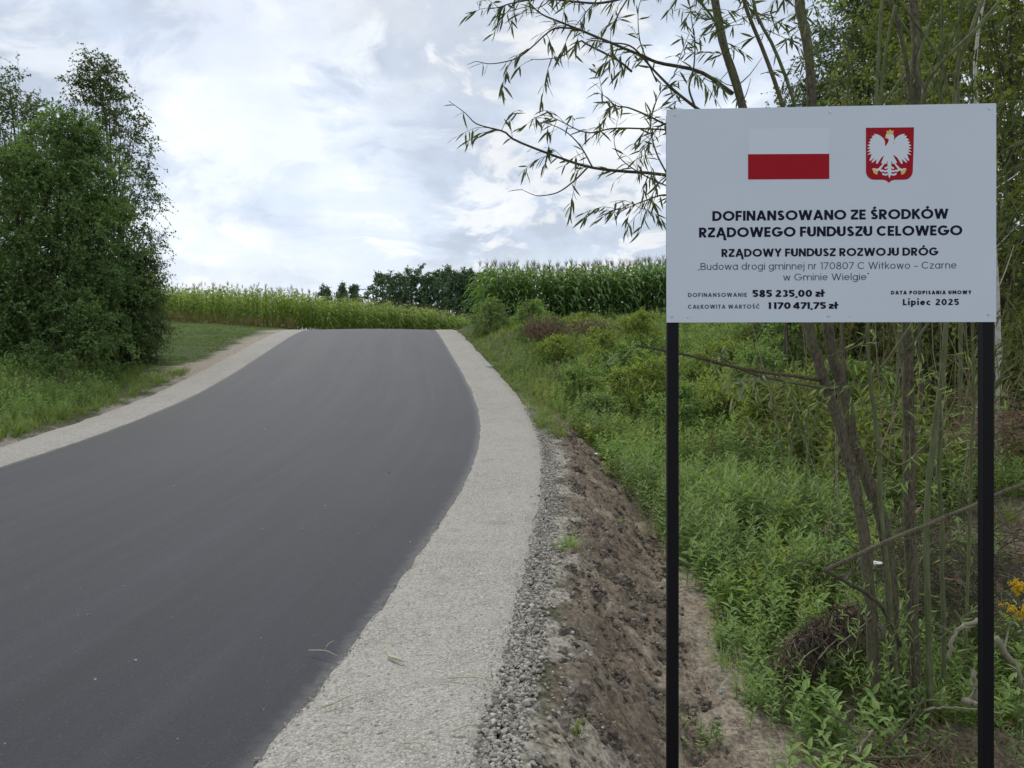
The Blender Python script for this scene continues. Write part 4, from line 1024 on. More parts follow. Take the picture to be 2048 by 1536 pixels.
# ------------------------------------------------------------------ the information sign
YL, YR = 3.40, 3.31
BL = P(1333, 645, YL); TLz = P(1333, 219, YL)[2]; BR = P(1992.5, 644, YR)
sx = BR[0] - BL[0]; syy = BR[1] - BL[1]; Wb = math.hypot(sx, syy); ang = math.atan2(syy, sx); Hb = TLz - BL[2]
def uv_of(px, py):
    """place on the board's face seen at a given spot of the photograph"""
    k = (px - 1024) / F; u = (k * BL[1] - BL[0]) / (sx - k * syy); Yp = BL[1] + u * syy
    return u * Wb, EYE + (683 - py) / F * Yp - BL[2]
gzs = float(H(BL[0] + .4, 3.4))
sign = bpy.data.objects.new('information_sign', None); C.objects.link(sign)
sign.location = (BL[0], BL[1], BL[2]); sign.rotation_euler.z = ang
tag(sign, 'white road funding information board with red flag and eagle crest on two black posts', 'sign')
M['board'] = simple('board', (.63, .69, .76), .36, 0, .3, nscale=2.2, namp=.045, bump=.02, bscale=25)
M['board_edge'] = simple('board_edge', (.55, .58, .62), .4)
M['post_black'] = simple('post_black', (.005, .005, .0065), .55, 0, .2, nscale=60, namp=.4, bump=.08, bscale=350)
M['zinc'] = simple('zinc', (.55, .57, .6), .35, .9)
M['ink'] = simple('ink', (.006, .009, .024), .6, 0, .15)
M['ink_grey'] = simple('ink_grey', (.07, .085, .12), .6, 0, .15)
M['flag_red'] = simple('flag_red', (.36, .006, .016), .55, 0, .15)
M['flag_white'] = simple('flag_white', (.665, .73, .80), .36, 0, .3)
M['eagle_white'] = simple('eagle_white', (.68, .74, .80), .4, 0, .3)
M['gold'] = simple('gold', (.72, .50, .10), .4)
def local(name, geo, mat, parent=sign, smooth=False, kind=None, loc=None):
    return link(name, mesh_np(name, *geo, smooth), mat, parent, loc, kind)
local('panel', box(0, Wb, 0, .004, 0, Hb), M['board'])
def post_geo(x0, w, d, z0, z1):
    c = .004; pr_ = [(x0 + c, 0), (x0 + w - c, 0), (x0 + w, c), (x0 + w, d - c), (x0 + w - c, d), (x0 + c, d), (x0, d - c), (x0, c)]
    V = [(x, y + .0045, z) for z in (z0, z1) for x, y in pr_]; T = []
    for j in range(8): a, b = j, (j + 1) % 8; T += [(a, b, b + 8), (a, b + 8, a + 8)]
    for j in range(1, 7): T += [(0, j + 1, j), (8, 8 + j, 9 + j)]
    return np.array(V), np.array(T)
for x0, w, lb in ((.005, .052, None), (Wb - .0525, .048, None)):
    p = local('post', post_geo(x0, w, .05, gzs - .5 - BL[2], Hb - .015), M['post_black'])
for z_ in (.06, Hb - .10):   # rails behind the panel
    local('rail', box(.06, Wb - .055, .005, .03, z_, z_ + .04), M['zinc'])
def disc(x, z, r_, y0, dpt, n=12):
    a = np.arange(n) * 2 * np.pi / n; V = [(x + r_ * math.cos(t), y0, z + r_ * math.sin(t)) for t in a] + [(x + r_ * .75 * math.cos(t), y0 - dpt, z + r_ * .75 * math.sin(t)) for t in a] + [(x, y0 - dpt * 1.15, z)]
    T = []
    for j in range(n): k = (j + 1) % n; T += [(j, k, n + k), (j, n + k, n + j), (n + j, n + k, 2 * n)]
    return np.array(V), np.array(T)
for px, py, rr_ in ((1350, 230, .0062), (1660, 224, .0062), (1979, 217, .0062), (1344, 633, .0062), (1376, 635, .0035), (1657, 632, .0062), (1700, 632, .0025), (1977, 629, .0062), (1768, 209, .003)):
    u, v = uv_of(px, py); local('screw', disc(u, v, rr_, -.0001, .003), M['zinc'])
# --- flat print
def flat(name, polys, mat, lift):
    """polys: list of outlines [(u, v)] on the face"""
    gs = []
    for k, pl in enumerate(polys):
        tri = tessellate_polygon([[Vector((a, b, 0)) for a, b in pl]])
        T = []
        for t_ in tri:
            a, b, c = (pl[t_[0]], pl[t_[1]], pl[t_[2]]); cr_ = (b[0] - a[0]) * (c[1] - a[1]) - (b[1] - a[1]) * (c[0] - a[0])
            T.append(t_ if cr_ > 0 else (t_[0], t_[2], t_[1]))
        gs.append((np.array([(a, -lift - .00002 * (k % 7), b) for a, b in pl]), np.array(T)))
    return local(name, cat_geo(gs), mat)
def prect(x0, y0, x1, y1): return [uv_of(x0, y1), uv_of(x1, y1), uv_of(x1, y0), uv_of(x0, y0)]
flat('flag_white_half', [[uv_of(1497, 308.5), uv_of(1658.5, 307.5), uv_of(1658.5, 256), uv_of(1497, 257.5)]], M['flag_white'], .0006)
flat('flag_red_half', [[uv_of(1496, 359), uv_of(1658.5, 358), uv_of(1658.5, 307.5), uv_of(1496, 308.5)]], M['flag_red'], .0008)
E = lambda l: [uv_of(1680 + a / 10.24, 230 + b / 10.24) for a, b in l]
sh = [(530, 262), (1515, 252)] + [(1505, 700), (1490, 1120)] + [(1488 - 165 * (1 - math.cos(t)), 1150 + 175 * math.sin(t)) for t in np.linspace(.1, math.pi / 2, 6)] + \
     [(1120, 1328), (1050, 1345), (1000, 1388), (950, 1345), (890, 1328), (680, 1325)] + [(530 + 160 * (1 - math.cos(t)), 1150 + 175 * math.sin(t)) for t in np.linspace(math.pi / 2, .1, 6)]
flat('shield', [E(sh)], M['flag_red'], .0008)
wing = [(925, 655), (918, 600), (918, 545), (885, 480), (830, 430), (765, 398), (690, 385), (705, 420), (645, 430), (668, 468), (600, 505), (640, 530), (578, 560), (625, 590), (555, 622), (618, 648), (552, 685), (625, 700), (552, 752), (632, 752), (556, 820), (650, 800), (598, 930), (625, 938), (712, 862), (642, 970), (668, 978), (748, 905), (735, 1000), (765, 1000), (812, 925), (850, 870), (905, 830), (935, 780), (950, 700)]
mir = lambda l, c=1008: [(2 * c - a, b) for a, b in l][::-1]
body = [(940, 395), (1000, 372), (1060, 380), (1100, 420), (1108, 500), (1090, 590), (1130, 660), (1120, 780), (1090, 830), (1165, 975), (1130, 1000), (1075, 1000), (1045, 930), (1050, 1010), (1040, 1060),
        (1048, 1200), (1010, 1300), (975, 1200), (978, 1060), (968, 1010), (972, 935), (945, 1000), (885, 1005), (838, 985), (905, 830), (895, 790), (890, 690), (950, 610), (985, 560), (1000, 500), (960, 480), (925, 470), (935, 430)]
leg = [(880, 995), (905, 1012), (850, 1085), (835, 1110), (860, 1130), (880, 1170), (830, 1160), (800, 1135), (775, 1150), (760, 1225), (725, 1215), (700, 1200), (680, 1170), (665, 1130), (655, 1100), (700, 1090), (745, 1105), (790, 1090)]
curl = [(985, 1040), (985, 1085), (930, 1110), (905, 1090), (925, 1070), (950, 1060)]
curl2 = [(985, 1110), (985, 1165), (910, 1175), (860, 1140), (865, 1115), (905, 1135), (940, 1135)]
curl3 = [(985, 1190), (985, 1225), (930, 1245), (870, 1230), (855, 1185), (885, 1190), (920, 1210)]
polys = [wing, mir(wing), body, leg, mir(leg), curl, mir(curl), curl2, mir(curl2), curl3, mir(curl3)]
flat('eagle', [E(p) for p in polys], M['eagle_white'], .0012)
flat('crown', [E([(948, 320), (985, 335), (1022, 295), (1060, 335), (1098, 312), (1085, 392), (955, 400)])], M['gold'], .0016)
flat('beak', [E([(940, 435), (905, 470), (955, 482), (965, 450)]), E(leg[8:15]), E(mir(leg[8:15]))], M['gold'], .0015)
# --- lettering: a small geometric sans drawn as strokes (cap height 1)
def arc(cx, cy, rx, ry, a0, a1, n=16): return [(cx + rx * math.cos(R(a0 + (a1 - a0) * i / n)), cy + ry * math.sin(R(a0 + (a1 - a0) * i / n))) for i in range(n + 1)]
def glyph(ch, w):
    h = w / 2; T = 1 - h; B = h; XH = .74; xt = XH - h
    def O(W): return [arc(W / 2, .5, W / 2 - h, .5 - h, 0, 360, 26)]
    def o(cx=None): return [arc(.31, XH / 2, .31 - h, XH / 2 - h, 0, 360, 22)]
    acc = lambda x, b: [[(x - .06, b + .07), (x + .12, b + .24)]]
    base = {'Ś': 'S', 'Ó': 'O', 'Ą': 'A', 'Ć': 'C', 'Ł': 'L', 'ł': 'l'}
    if ch in base:
        s_, a = glyph(base[ch], w); s_ = [list(q) for q in s_]
        if ch in 'ŚÓĆ': s_ += acc(a / 2, 1.0)
        if ch == 'Ą': s_ += [[(a - h, 0), (a - .12, -.1), (a - .1, -.2), (a + .04, -.21)]]
        if ch == 'Ł': s_ += [[(-.12, .36), (.36, .62)]]
        if ch == 'ł': s_ += [[(-.13, .42), (w + .13, .64)]]
        return s_, a
    if ch == 'A': return [[(h * .9, 0), (.41, 1)], [(.41, 1), (.82 - h * .9, 0)], [(.2, .28), (.62, .28)]], .82
    if ch == 'B': return [[(h, 0), (h, 1)], [(h, T)] + arc(.34, .755 - h * .25, .24 - h * .4, .245 - h * .7, 90, -90, 10) + [(h, .52)], [(h, .5), (.3, .5)] + arc(.36, .265, .27 - h, .265 - h, 90, -90, 10) + [(h, B)]], .63
    if ch == 'C': return [arc(.44, .5, .44 - h, .5 - h, 42, 318, 22)], .82
    if ch == 'D': return [[(h, 0), (h, 1)], [(h, T), (.3, T)] + arc(.33, .5, .45 - h, .5 - h, 90, -90, 16) + [(h, B)]], .78
    if ch == 'E': return [[(h, 0), (h, 1)], [(h, T), (.52, T)], [(h, .5), (.48, .5)], [(h, B), (.52, B)]], .54
    if ch == 'F': return [[(h, 0), (h, 1)], [(h, T), (.52, T)], [(h, .48), (.48, .48)]], .54
    if ch == 'G': return [arc(.46, .5, .46 - h, .5 - h, 42, 350, 24), [(.48, .46), (.92, .46)]], .92
    if ch == 'I': return [[(h, 0), (h, 1)]], w
    if ch == 'J': return [[(.46 - h, 1), (.46 - h, .28)] + arc(.24, .27, .22 - h, .27 - h, 0, -165, 10)], .47
    if ch == 'K': return [[(h, 0), (h, 1)], [(h, .42), (.60 - h * .3, 1)], [(.24, .58), (.63 - h * .3, 0)]], .65
    if ch == 'L': return [[(h, 0), (h, 1)], [(h, B), (.48, B)]], .49
    if ch == 'M': return [[(h, 0), (h, 1)], [(h, 1), (.44, .28)], [(.44, .28), (.88 - h, 1)], [(.88 - h, 1), (.88 - h, 0)]], .88
    if ch == 'N': return [[(h, 0), (h, 1)], [(h, .98), (.73 - h, .02)], [(.73 - h, 0), (.73 - h, 1)]], .73
    if ch == 'O': return O(.98), .98
    if ch == 'P': return [[(h, 0), (h, 1)], [(h, T), (.3, T)] + arc(.32, .68, .30 - h, .32 - h, 90, -90, 12) + [(h, .36 + h)]], .62
    if ch == 'R': return [[(h, 0), (h, 1)], [(h, T), (.3, T)] + arc(.33, .68, .30 - h, .32 - h, 90, -90, 12) + [(h, .36 + h)], [(.3, .4), (.65 - h, 0)]], .66
    if ch == 'S': return [arc(.31, .745 - h * .2, .27 - h, .255 - h * .8, 20, 270, 14) + arc(.31, .27, .30 - h, .27 - h, 90, -160, 14)], .62
    if ch == 'T': return [[(0, T), (.6, T)], [(.3, 0), (.3, 1)]], .6
    if ch == 'U': return [[(h, 1), (h, .35)] + arc(.35, .35, .35 - h, .35 - h, 180, 360, 14) + [(.7 - h, 1)]], .7
    if ch == 'W': return [[(h * .9, 1), (.31, 0)], [(.31, 0), (.56, 1)], [(.56, 1), (.81, 0)], [(.81, 0), (1.12 - h * .9, 1)]], 1.12
    if ch == 'Y': return [[(h * .8, 1), (.36, .42)], [(.72 - h * .8, 1), (.36, .42)], [(.36, .46), (.36, 0)]], .72
    if ch == 'Z': return [[(.02, T), (.6, T)], [(.56, T - h * .5), (.06, B + h * .5)], [(.02, B), (.6, B)]], .62
    if ch == 'a' or ch == 'd': return o() + [[(.62 - h, 0), (.62 - h, XH if ch == 'a' else 1.04)]], .63
    if ch == 'b': return o() + [[(h, 0), (h, 1.04)]], .62
    if ch == 'p': return o() + [[(h, -.26), (h, XH)]], .62
    if ch == 'g': return o() + [[(.62 - h, XH), (.62 - h, 0)] + arc(.31, -.02, .31 - h, .24 - h * .5, 0, -155, 10)], .63
    if ch == 'c': return [arc(.31, XH / 2, .31 - h, XH / 2 - h, 48, 312, 18)], .56
    if ch == 'e': return [arc(.31, XH / 2, .31 - h, XH / 2 - h, 0, 318, 20), [(h, XH / 2), (.62 - h * .3, XH / 2)]], .62
    if ch == 'o': return o(), .62
    if ch == 'i': return [[(h, 0), (h, XH)], [(h, .9), (h, .9 + max(w, .11))]], w
    if ch == 'j': return [[(h, XH), (h, -.12)] + arc(-.1, -.12, .1 + h * .6, .12, 0, -90, 6), [(h, .9), (h, .9 + max(w, .11))]], w
    if ch == 'k': return [[(h, 0), (h, 1.04)], [(h, .3), (.46, XH)], [(.2, .42), (.5, 0)]], .5
    if ch == 'l': return [[(h, 0), (h, 1.04)]], w
    if ch == 'm': return [[(h, 0), (h, XH)], [(h, .4)] + arc(.27, XH - .25, .235 - h * .5, .25 - h, 170, 0, 10) + [(.5, 0)], [(.5, .4)] + arc(.735, XH - .25, .235 - h * .5, .25 - h, 170, 0, 10) + [(.96, 0)]], .98
    if ch == 'n': return [[(h, 0), (h, XH)], [(h, .4)] + arc(.28, XH - .27, .27 - h, .27 - h, 170, 0, 12) + [(.55 - h, 0)]], .55
    if ch == 'u': return [[(.55 - h, 0), (.55 - h, XH)], [(h, XH)] + arc(.275, .27, .275 - h, .27 - h, 180, 350, 12)], .55
    if ch == 'r': return [[(h, 0), (h, XH)], [(h, .38)] + arc(.26, XH - .24, .24 - h, .24 - h, 170, 85, 6)], .33
    if ch == 't': return [[(.17, 0), (.17, .94)], [(0, xt), (.36, xt)]], .36
    if ch == 'w': return [[(h * .9, XH), (.23, 0)], [(.23, 0), (.42, XH)], [(.42, XH), (.61, 0)], [(.61, 0), (.84 - h * .9, XH)]], .84
    if ch == 'z': return [[(.02, xt), (.47, xt)], [(.44, xt - h * .5), (.05, B + h * .5)], [(.02, B), (.48, B)]], .5
    if ch == '0': return O(.66), .66
    if ch == '1': return [[(.26 - h, 0), (.26 - h, 1)], [(0, T - .02), (.26, T)]], .27
    if ch == '2': return [arc(.3, .7, .28 - h, .3 - h, 165, -38, 14) + [(.08, B)], [(.03, B), (.58, B)]], .6
    if ch == '3': return [arc(.29, .735, .25 - h * .8, .265 - h, 160, -90, 12), arc(.29, .275, .29 - h, .275 - h, 90, -160, 12)], .58
    if ch == '4': return [[(.44, 0), (.44, 1)], [(.42, .96), (.04, .27)], [(.02, .24), (.63, .24)]], .64
    if ch == '5': return [[(.55, T), (.1, T)], [(.1 + h * .4, 1), (.08 + h * .4, .5)], arc(.29, .33, .30 - h, .33 - h, 130, -155, 14)], .6
    if ch == '7': return [[(0, T), (.56, T)], [(.53, T), (.16, 0)]], .57
    if ch == '8': return [arc(.31, .745, .25 - h * .8, .255 - h * .8, 0, 360, 18), arc(.31, .265, .31 - h, .28 - h, 0, 360, 20)], .62
    if ch == ',': return [[(.12, .1), (.04, -.14)]], .17
    if ch == '–': return [[(0, .36), (.45, .36)]], .45
    if ch == '„': return [[(.03, .08), (.0, -.04)], [(.13, .08), (.10, -.04)]], .16
    if ch == '"': return [[(.03, 1.02), (.03, .88)], [(.13, 1.02), (.13, .88)]], .18
    return [], .27
def ribbon(pl, w):
    p = np.array(pl, float); n = len(p); closed = np.hypot(*(p[0] - p[-1])) < 1e-6 and n > 4
    t = np.gradient(p, axis=0)
    if closed: t[0] = t[-1] = p[1] - p[-2]
    seg_ = nrm(np.diff(p, axis=0)); t = nrm(t)
    if n > 2 and not closed:
        tt = t.copy(); tt[1:-1] = nrm(seg_[:-1] + seg_[1:]); t = tt
    nn = np.stack([-t[:, 1], t[:, 0]], 1)
    k = np.ones(n)
    if n > 2: k[1:-1] = 1 / np.clip((nn[1:-1] * np.stack([-seg_[1:, 1], seg_[1:, 0]], 1)).sum(1), .6, 1)
    a = p + nn * (w / 2) * k[:, None]; b = p - nn * (w / 2) * k[:, None]
    V = np.stack([a, b], 1).reshape(-1, 2); T = []
    for i in range(n - 1): T += [(2 * i, 2 * i + 1, 2 * i + 3), (2 * i, 2 * i + 3, 2 * i + 2)]
    return V, np.array(T)
def text(name, s_, x0, x1, yt, yb, w, mat, gap=.13, space=None):
    """letters fitted to a run of the board's face: from x0 to x1, caps from yt down to yb"""
    u0, v0 = uv_of(x0, yb); u1, _ = uv_of(x1, yb); _, vt = uv_of(x0, yt); ch = vt - v0
    vr = uv_of(x1, yb)[1]
    tot = sum((glyph(c, w)[1] + gap) if c != ' ' else (space or .27) for c in s_) - gap; sxx = (u1 - u0) / tot
    line = bpy.data.objects.new(name, None); C.objects.link(line); line.parent = sign; line.location = (u0, 0, v0)
    x = 0; lift = .0007
    for c in s_:
        st, adv = glyph(c, w); gs = []
        for q, pl in enumerate(st):
            V, T = ribbon(pl, w); gs.append((np.stack([V[:, 0] * sxx, np.full(len(V), -lift - .00004 * (q % 5)), V[:, 1] * ch], 1), T))
        if gs:
            V, T = cat_geo(gs)
            a, b, c_ = V[T[:, 0]], V[T[:, 1]], V[T[:, 2]]; cr_ = (b[:, 0] - a[:, 0]) * (c_[:, 2] - a[:, 2]) - (b[:, 2] - a[:, 2]) * (c_[:, 0] - a[:, 0])
            T = np.where((cr_ > 0)[:, None], T, T[:, [0, 2, 1]])
            local('letter', (V, T), mat, line, loc=(x * sxx, 0, 0))
        x += adv + gap if c != ' ' else (space or .27)
text('lettering', 'DOFINANSOWANO ZE ŚRODKÓW', 1424.7, 1896.6, 422.3, 442, .215, M['ink'], .075, .28)
text('lettering', 'RZĄDOWEGO FUNDUSZU CELOWEGO', 1398, 1924.6, 455.3, 475, .215, M['ink'], .075, .28)
text('lettering', 'RZĄDOWY FUNDUSZ ROZWOJU DRÓG', 1442.9, 1876.5, 498, 514, .215, M['ink'], .075, .28)
text('lettering', '„Budowa drogi gminnej nr 170807 C Witkowo – Czarne', 1396.5, 1912.8, 526.2, 540, .105, M['ink_grey'], .12, .33)
text('lettering', 'w Gminie Wielgie"', 1566.5, 1738, 547.5, 561, .105, M['ink_grey'], .12, .33)
text('lettering', 'DOFINANSOWANIE', 1376, 1493.9, 586, 594, .2, M['ink_grey'], .2)
text('lettering', '585 235,00 zł', 1504.8, 1647, 580, 594.2, .235, M['ink'], .075, .24)
text('lettering', 'CAŁKOWITA WARTOŚĆ', 1376, 1519.8, 609.5, 617.5, .2, M['ink_grey'], .2, .36)
text('lettering', '1 170 471,75 zł', 1537, 1674, 604.5, 618, .235, M['ink'], .075, .18)
text('lettering', 'DATA PODPISANIA UMOWY', 1782, 1942.7, 581.5, 589, .26, M['ink'], .2, .4)
text('lettering', 'Lipiec 2025', 1805.6, 1918, 598, 610.6, .215, M['ink'], .15, .4)

# ------------------------------------------------------------------ loose things on the ground
def on(px, py, dz=0.0):
    """the ground point seen at a spot of the photograph"""
    lo, hi = 1.5, 60.0
    Ys = np.geomspace(lo, hi, 4000); Xs = (px - 1024) / F * Ys; Zs = EYE + (683 - py) / F * Ys
    hh = H(Xs, Ys); sr_ = Xs - xr(Ys); hh = np.where((sr_ < SW) & (sr_ > -RW - SW), hh + .02, hh)
    k = np.argmax(Zs < hh) if (Zs < hh).any() else len(Ys) - 1
    return np.array([Xs[k], Ys[k], hh[k] + dz])
straws = [(617, 1304, 675, 1317, .004, 'thin straw lying across the asphalt edge'), (650, 1418, 725, 1392, .005, 'long straw on the shoulder near the asphalt edge'), (640, 1420, 700, 1408, .004, 'shorter straw beside the long one near the asphalt'),
          (895, 1360, 990, 1368, .006, 'long dry stalk across the shoulder centre'), (905, 1467, 950, 1458, .006, 'short straw low on the shoulder'), (808, 1490, 860, 1506, .005, 'pale straw at the bottom of the shoulder'),
          (660, 1508, 700, 1512, .004, 'dry stalk at the bottom left of the shoulder')]
for a, b, c, d, w, lb in straws:
    p0, p1 = on(a, b, .008), on(c, d, .012); mid = (p0 + p1) / 2 + np.array([0.01, .01, .008])
    o = thing('straw', lb, 'straw', p0); part('stalk', tube(spline([p0, mid, p1], 7), np.linspace(w * .7, w * .35, 7), 5), M['straw'], o, True)
    L = blade(.07, .008, .8, 3); part('blade', scatter(L, mid[None], frames(np.array([[1, .3, .1]]), np.array([[0, 0, 1.]])), np.array([1.])), M['straw'], o)
o = thing('dry_leaf', 'curled dry maize leaf lying on the shoulder', 'leaf', on(790, 1325, 0))
p = [on(773, 1298, .05), on(776, 1314, .012), on(795, 1324, .015), on(815, 1330, .012)]
part('midrib', tube(spline(p, 9), np.array([.001, .002, .003, .006, .009, .008, .006, .003, .001]), 5), M['straw'], o, True)
o = thing('dry_leaf', 'upright forked dry stalk on the shoulder right of the long stalk', 'leaf', on(985, 1370, 0))
part('midrib', tube(spline([on(992, 1376, .01), on(984, 1366, .02), on(982, 1366, .07)], 6), np.linspace(.005, .002, 6), 5), M['straw'], o, True)

# white crushed cup and blue scrap
p = on(1197, 914, .02); o = thing('litter_cup', 'small white crushed plastic cup on the bank beside the weeds', 'litter', p)
M['white_plastic'] = simple('white_plastic', (.78, .8, .82), .35); M['blue_plastic'] = simple('blue_plastic', (.12, .30, .36), .5)
V, T = tube([(-.055, 0, .012), (-.03, 0, .02), (.03, .004, .012), (.06, .01, .004)], np.array([.03, .036, .03, .022]), 10); V = V * (1, 1, .75); part('cup', (V + p, T), M['white_plastic'], o, True)
p = on(980, 733, .02); o = thing('plastic_scrap', 'small blue green plastic scrap at the far edge of the right shoulder', 'litter', p)
V, T = rock(5, 1, .2, .3); part('sheet', (V * (.13, .07, .05) + p, T), M['blue_plastic'], o)
p = on(1442, 1392, .02); o = thing('bottle_cap', 'tiny blue cap in the grass right of the left post', 'litter', p); part('cap', disc(p[0], p[2], .014, p[1], .01), M['blue_plastic'], o)
p = on(1748, 1125, .02); o = thing('paper_scrap', 'pale paper scrap between the willow stems', 'litter', P(1748, 1125, 5.2)); pp = P(1748, 1125, 5.2)
V, T = rock(8, 1, .5, .3); part('sheet', (V * (.06, .03, .02) + pp, T), M['white_plastic'], o)

# tufts on the bank that stand by themselves
tuf = [(1140, 1095, 1.0, 'herb_mid', 'spiky green grass tuft on the stony edge above the bank'), (1150, 1460, .45, 'grass', 'small green tuft on the stones at the bottom edge'), (1118, 1100, .6, 'grass', 'low tuft at the left foot of the spiky tuft'),
       (1235, 1045, .5, 'grass', 'small tuft on the upper bank beside the weeds'), (1105, 868, .8, 'grass', 'tuft beside the far stony edge of the shoulder'), (1330, 1440, .6, 'herb_dark', 'dark green tuft touching the left post near the bottom'),
       (1500, 1370, 1.25, 'herb_mid', 'large bright grass clump right of the left post'), (1450, 1330, .95, 'herb_mid', 'grass clump next to the large bright clump'), (1545, 1330, 1.1, 'grass', 'arching grass clump beside the hanging roots'), (1480, 1265, .8, 'herb_dark', 'darker clump above the bright grass clump')]
for k, (px, py, s_, mt, lb) in enumerate(tuf):
    p = on(px, py, -.01); rr = np.random.default_rng(400 + k); o = thing('grass_tuft', lb, 'grass tuft', p)
    Vt, Tt = tuft(rr, 60 if s_ > .9 else 26, .2 * s_, .006, .09 * s_, .8); part('blades', (Vt + p, Tt), M[mt], o, False, 'stuff')
# leafy single plants in the foreground
pl = [(1690, 1500, 'fine', .75, 'herb_mid'), (1640, 1480, 'fine', .8, 'herb_mid'), (1600, 1530, 'fine', .6, 'herb_mid'), (1760, 1520, 'fine', .65, 'herb_mid'), (1720, 1545, 'fine', .6, 'herb_mid'), (1570, 1400, 'fine', .5, 'herb_yellow'), (1470, 1240, 'fine', .9, 'herb_mid'),
      (1430, 1215, 'broad', .6, 'herb_mid'), (1560, 1230, 'fine', .7, 'herb_mid'), (1410, 1500, 'low', 1.4, 'herb_dark'), (1390, 1470, 'low', 1.2, 'herb_dark'), (1860, 1540, 'fine', .6, 'herb_mid'), (2020, 1520, 'fine', .7, 'herb_mid'), (1640, 1170, 'fine', .8, 'herb_mid')]
pdesc = ['feathery green weed low in front of the willow base', 'feathery weed left of the one before the willow base', 'narrow leaved weed at the bottom between the posts', 'weed just right of the feathery weeds at the bottom', 'feathery weed cut by the bottom edge', 'yellow green weed right of the bright grass clump',
         'weed on the sand near the channel bend', 'small weed on the sand nearest the left post', 'weed left of the hanging roots', 'flat dark weed right of the left post at the bottom', 'second flat dark weed close to the left post', 'weed left of the right post at the bottom edge', 'weed in the bottom right corner beyond the right post', 'weed on the bank above the hanging roots']
for k, ((px, py, kd, s_, mt), lb) in enumerate(zip(pl, pdesc)):
    p = on(px, py, -.01); o = thing('weed_plant', lb, 'plant', p, 'leafy weeds near the sign posts'); rr = np.random.default_rng(500 + k)
    for q in range(9):
        off_ = rr.normal(0, .05, 3) * (1, 1, 0); V, T = HERB[kd][rr.integers(0, 4)]; a = rr.uniform(0, 6.28); Mz = np.array([(math.cos(a), -math.sin(a), 0), (math.sin(a), math.cos(a), 0), (0, 0, 1)])
        part('shoot', ((V @ Mz.T) * s_ * rr.uniform(.45, 1) * .58 + p + off_ * 1.4, T), M[mt], o)
# goldenrod at the right edge
for k, (px, py, Y, lb) in enumerate([(2035, 1175, 3.9, 'upper yellow goldenrod head at the right frame edge'), (2040, 1225, 3.8, 'lower yellow goldenrod head at the right frame edge')]):
    top = P(px, py, Y); b_ = (top[0] + .05, Y + .1, float(H(top[0], Y))); o = thing('goldenrod', lb, 'flower', b_, 'goldenrod'); rr = np.random.default_rng(600 + k)
    part('stem', tube(spline([b_, (top[0] + .06, Y + .03, top[2] - .4), top], 8), np.linspace(.005, .002, 8), 5), M['bark_green'], o)
    gs = []; fs = []
    for q in range(9):
        d = np.array([rr.uniform(-1, .8), rr.normal(0, .5), rr.uniform(-.1, .5)]); e = top + d * .07; pt = spline([top + (0, 0, -.03), top + d * .04 + (0, 0, .012), e + (0, 0, -.008)], 6); gs.append(tube(pt, .0012, 3, False))
        pp = np.repeat(pt, 7, 0) + rr.normal(0, .005, (42, 3)); fs.append(scatter(rock(3, 0, 1, .3), pp, rotz(rr.uniform(0, 6, 42), .5), rr.uniform(.003, .0055, 42)))
    part('sprig', cat_geo(gs), M['bark_green'], o, False, 'stuff'); part('blossom', cat_geo(fs), M['yellow_flower'], o, False, 'stuff')
    for q in range(12):
        t_ = .25 + .7 * q / 12; pp = np.array(b_) * (1 - t_) + top * t_
        part('leaf', scatter(leaf(1, .16), pp[None], frames(np.array([[math.cos(q * 2.4), math.sin(q * 2.4), .2]]), np.array([[0, 0, 1.]])), np.array([.08])), M['herb_mid'], o)

# fallen branches and brush
def limb(pts, w0, w1, mat, lb, name='fallen_branch', n=12, forks=3):
    if pts[0][2] > 8: pts = [(a, b, on(a, b + 16)[1]) for a, b, c in pts]
    path = spline([P(*p) for p in pts], n); o = thing(name, lb, 'branch', path[0]); rr = np.random.default_rng(int(pts[0][0]))
    Y = pts[0][2]; path = path + rr.normal(0, .003, path.shape)
    part('limb', tube(path, np.linspace(Wd(w0, Y), Wd(w1, Y), n), 7), M[mat], o, True)
    for q in range(forks):
        i_ = rr.integers(2, n - 1); d = nrm(path[i_] - path[i_ - 1]) * .6 + rr.normal(0, .5, 3); d[2] = abs(d[2]) * .7; l = rr.uniform(.06, .2) * Y / 4
        part('twig', tube([path[i_], path[i_] + d * l * .6, path[i_] + d * l + (0, 0, .01)], np.linspace(Wd(w1, Y) * .6, .001, 3), 4), M[mat], o)
    return o
limb([(1650, 1142, 3.75), (1770, 1085, 3.8), (1880, 1040, 3.85), (1990, 990, 3.9), (2080, 960, 3.95)], 9, 8, 'bark', 'long thin branch rising to the right across the willow stems')
limb([(1652, 1142, 3.76), (1700, 1168, 3.85), (1765, 1215, 4.0), (1800, 1290, 4.1)], 8, 8, 'bark_dark', 'short bent branch running down from the tip of the long thin branch')
limb([(1395, 822, 9.5), (1440, 830, 9.5), (1480, 852, 9.4), (1495, 862, 9.3)], 12, 8, 'dead_wood', 'pale dead log lying in the weeds right of the left post')
limb([(1560, 845, 9.0), (1610, 855, 9.0), (1650, 870, 8.9), (1680, 885, 8.9)], 10, 6, 'dead_wood', 'pale dead branch behind the leaning willow stems')
limb([(1600, 830, 9.2), (1640, 842, 9.1), (1690, 870, 9.0)], 7, 5, 'dead_wood', 'thin grey branch above the pale one behind the stems')
limb([(1700, 835, 8.8), (1760, 850, 8.8), (1860, 858, 8.6)], 7, 4, 'dead_wood', 'thin dead branch between the upright stems')
limb([(1990, 1275, 4.2), (2012, 1310, 4.2), (2035, 1345, 4.25), (2045, 1390, 4.25)], 15, 12, 'dead_wood', 'pale broken branch right of the right post')
limb([(1955, 1240, 4.3), (1912, 1265, 4.25), (1895, 1320, 4.2)], 8, 7, 'dead_wood', 'pale bent stick left of the right post')
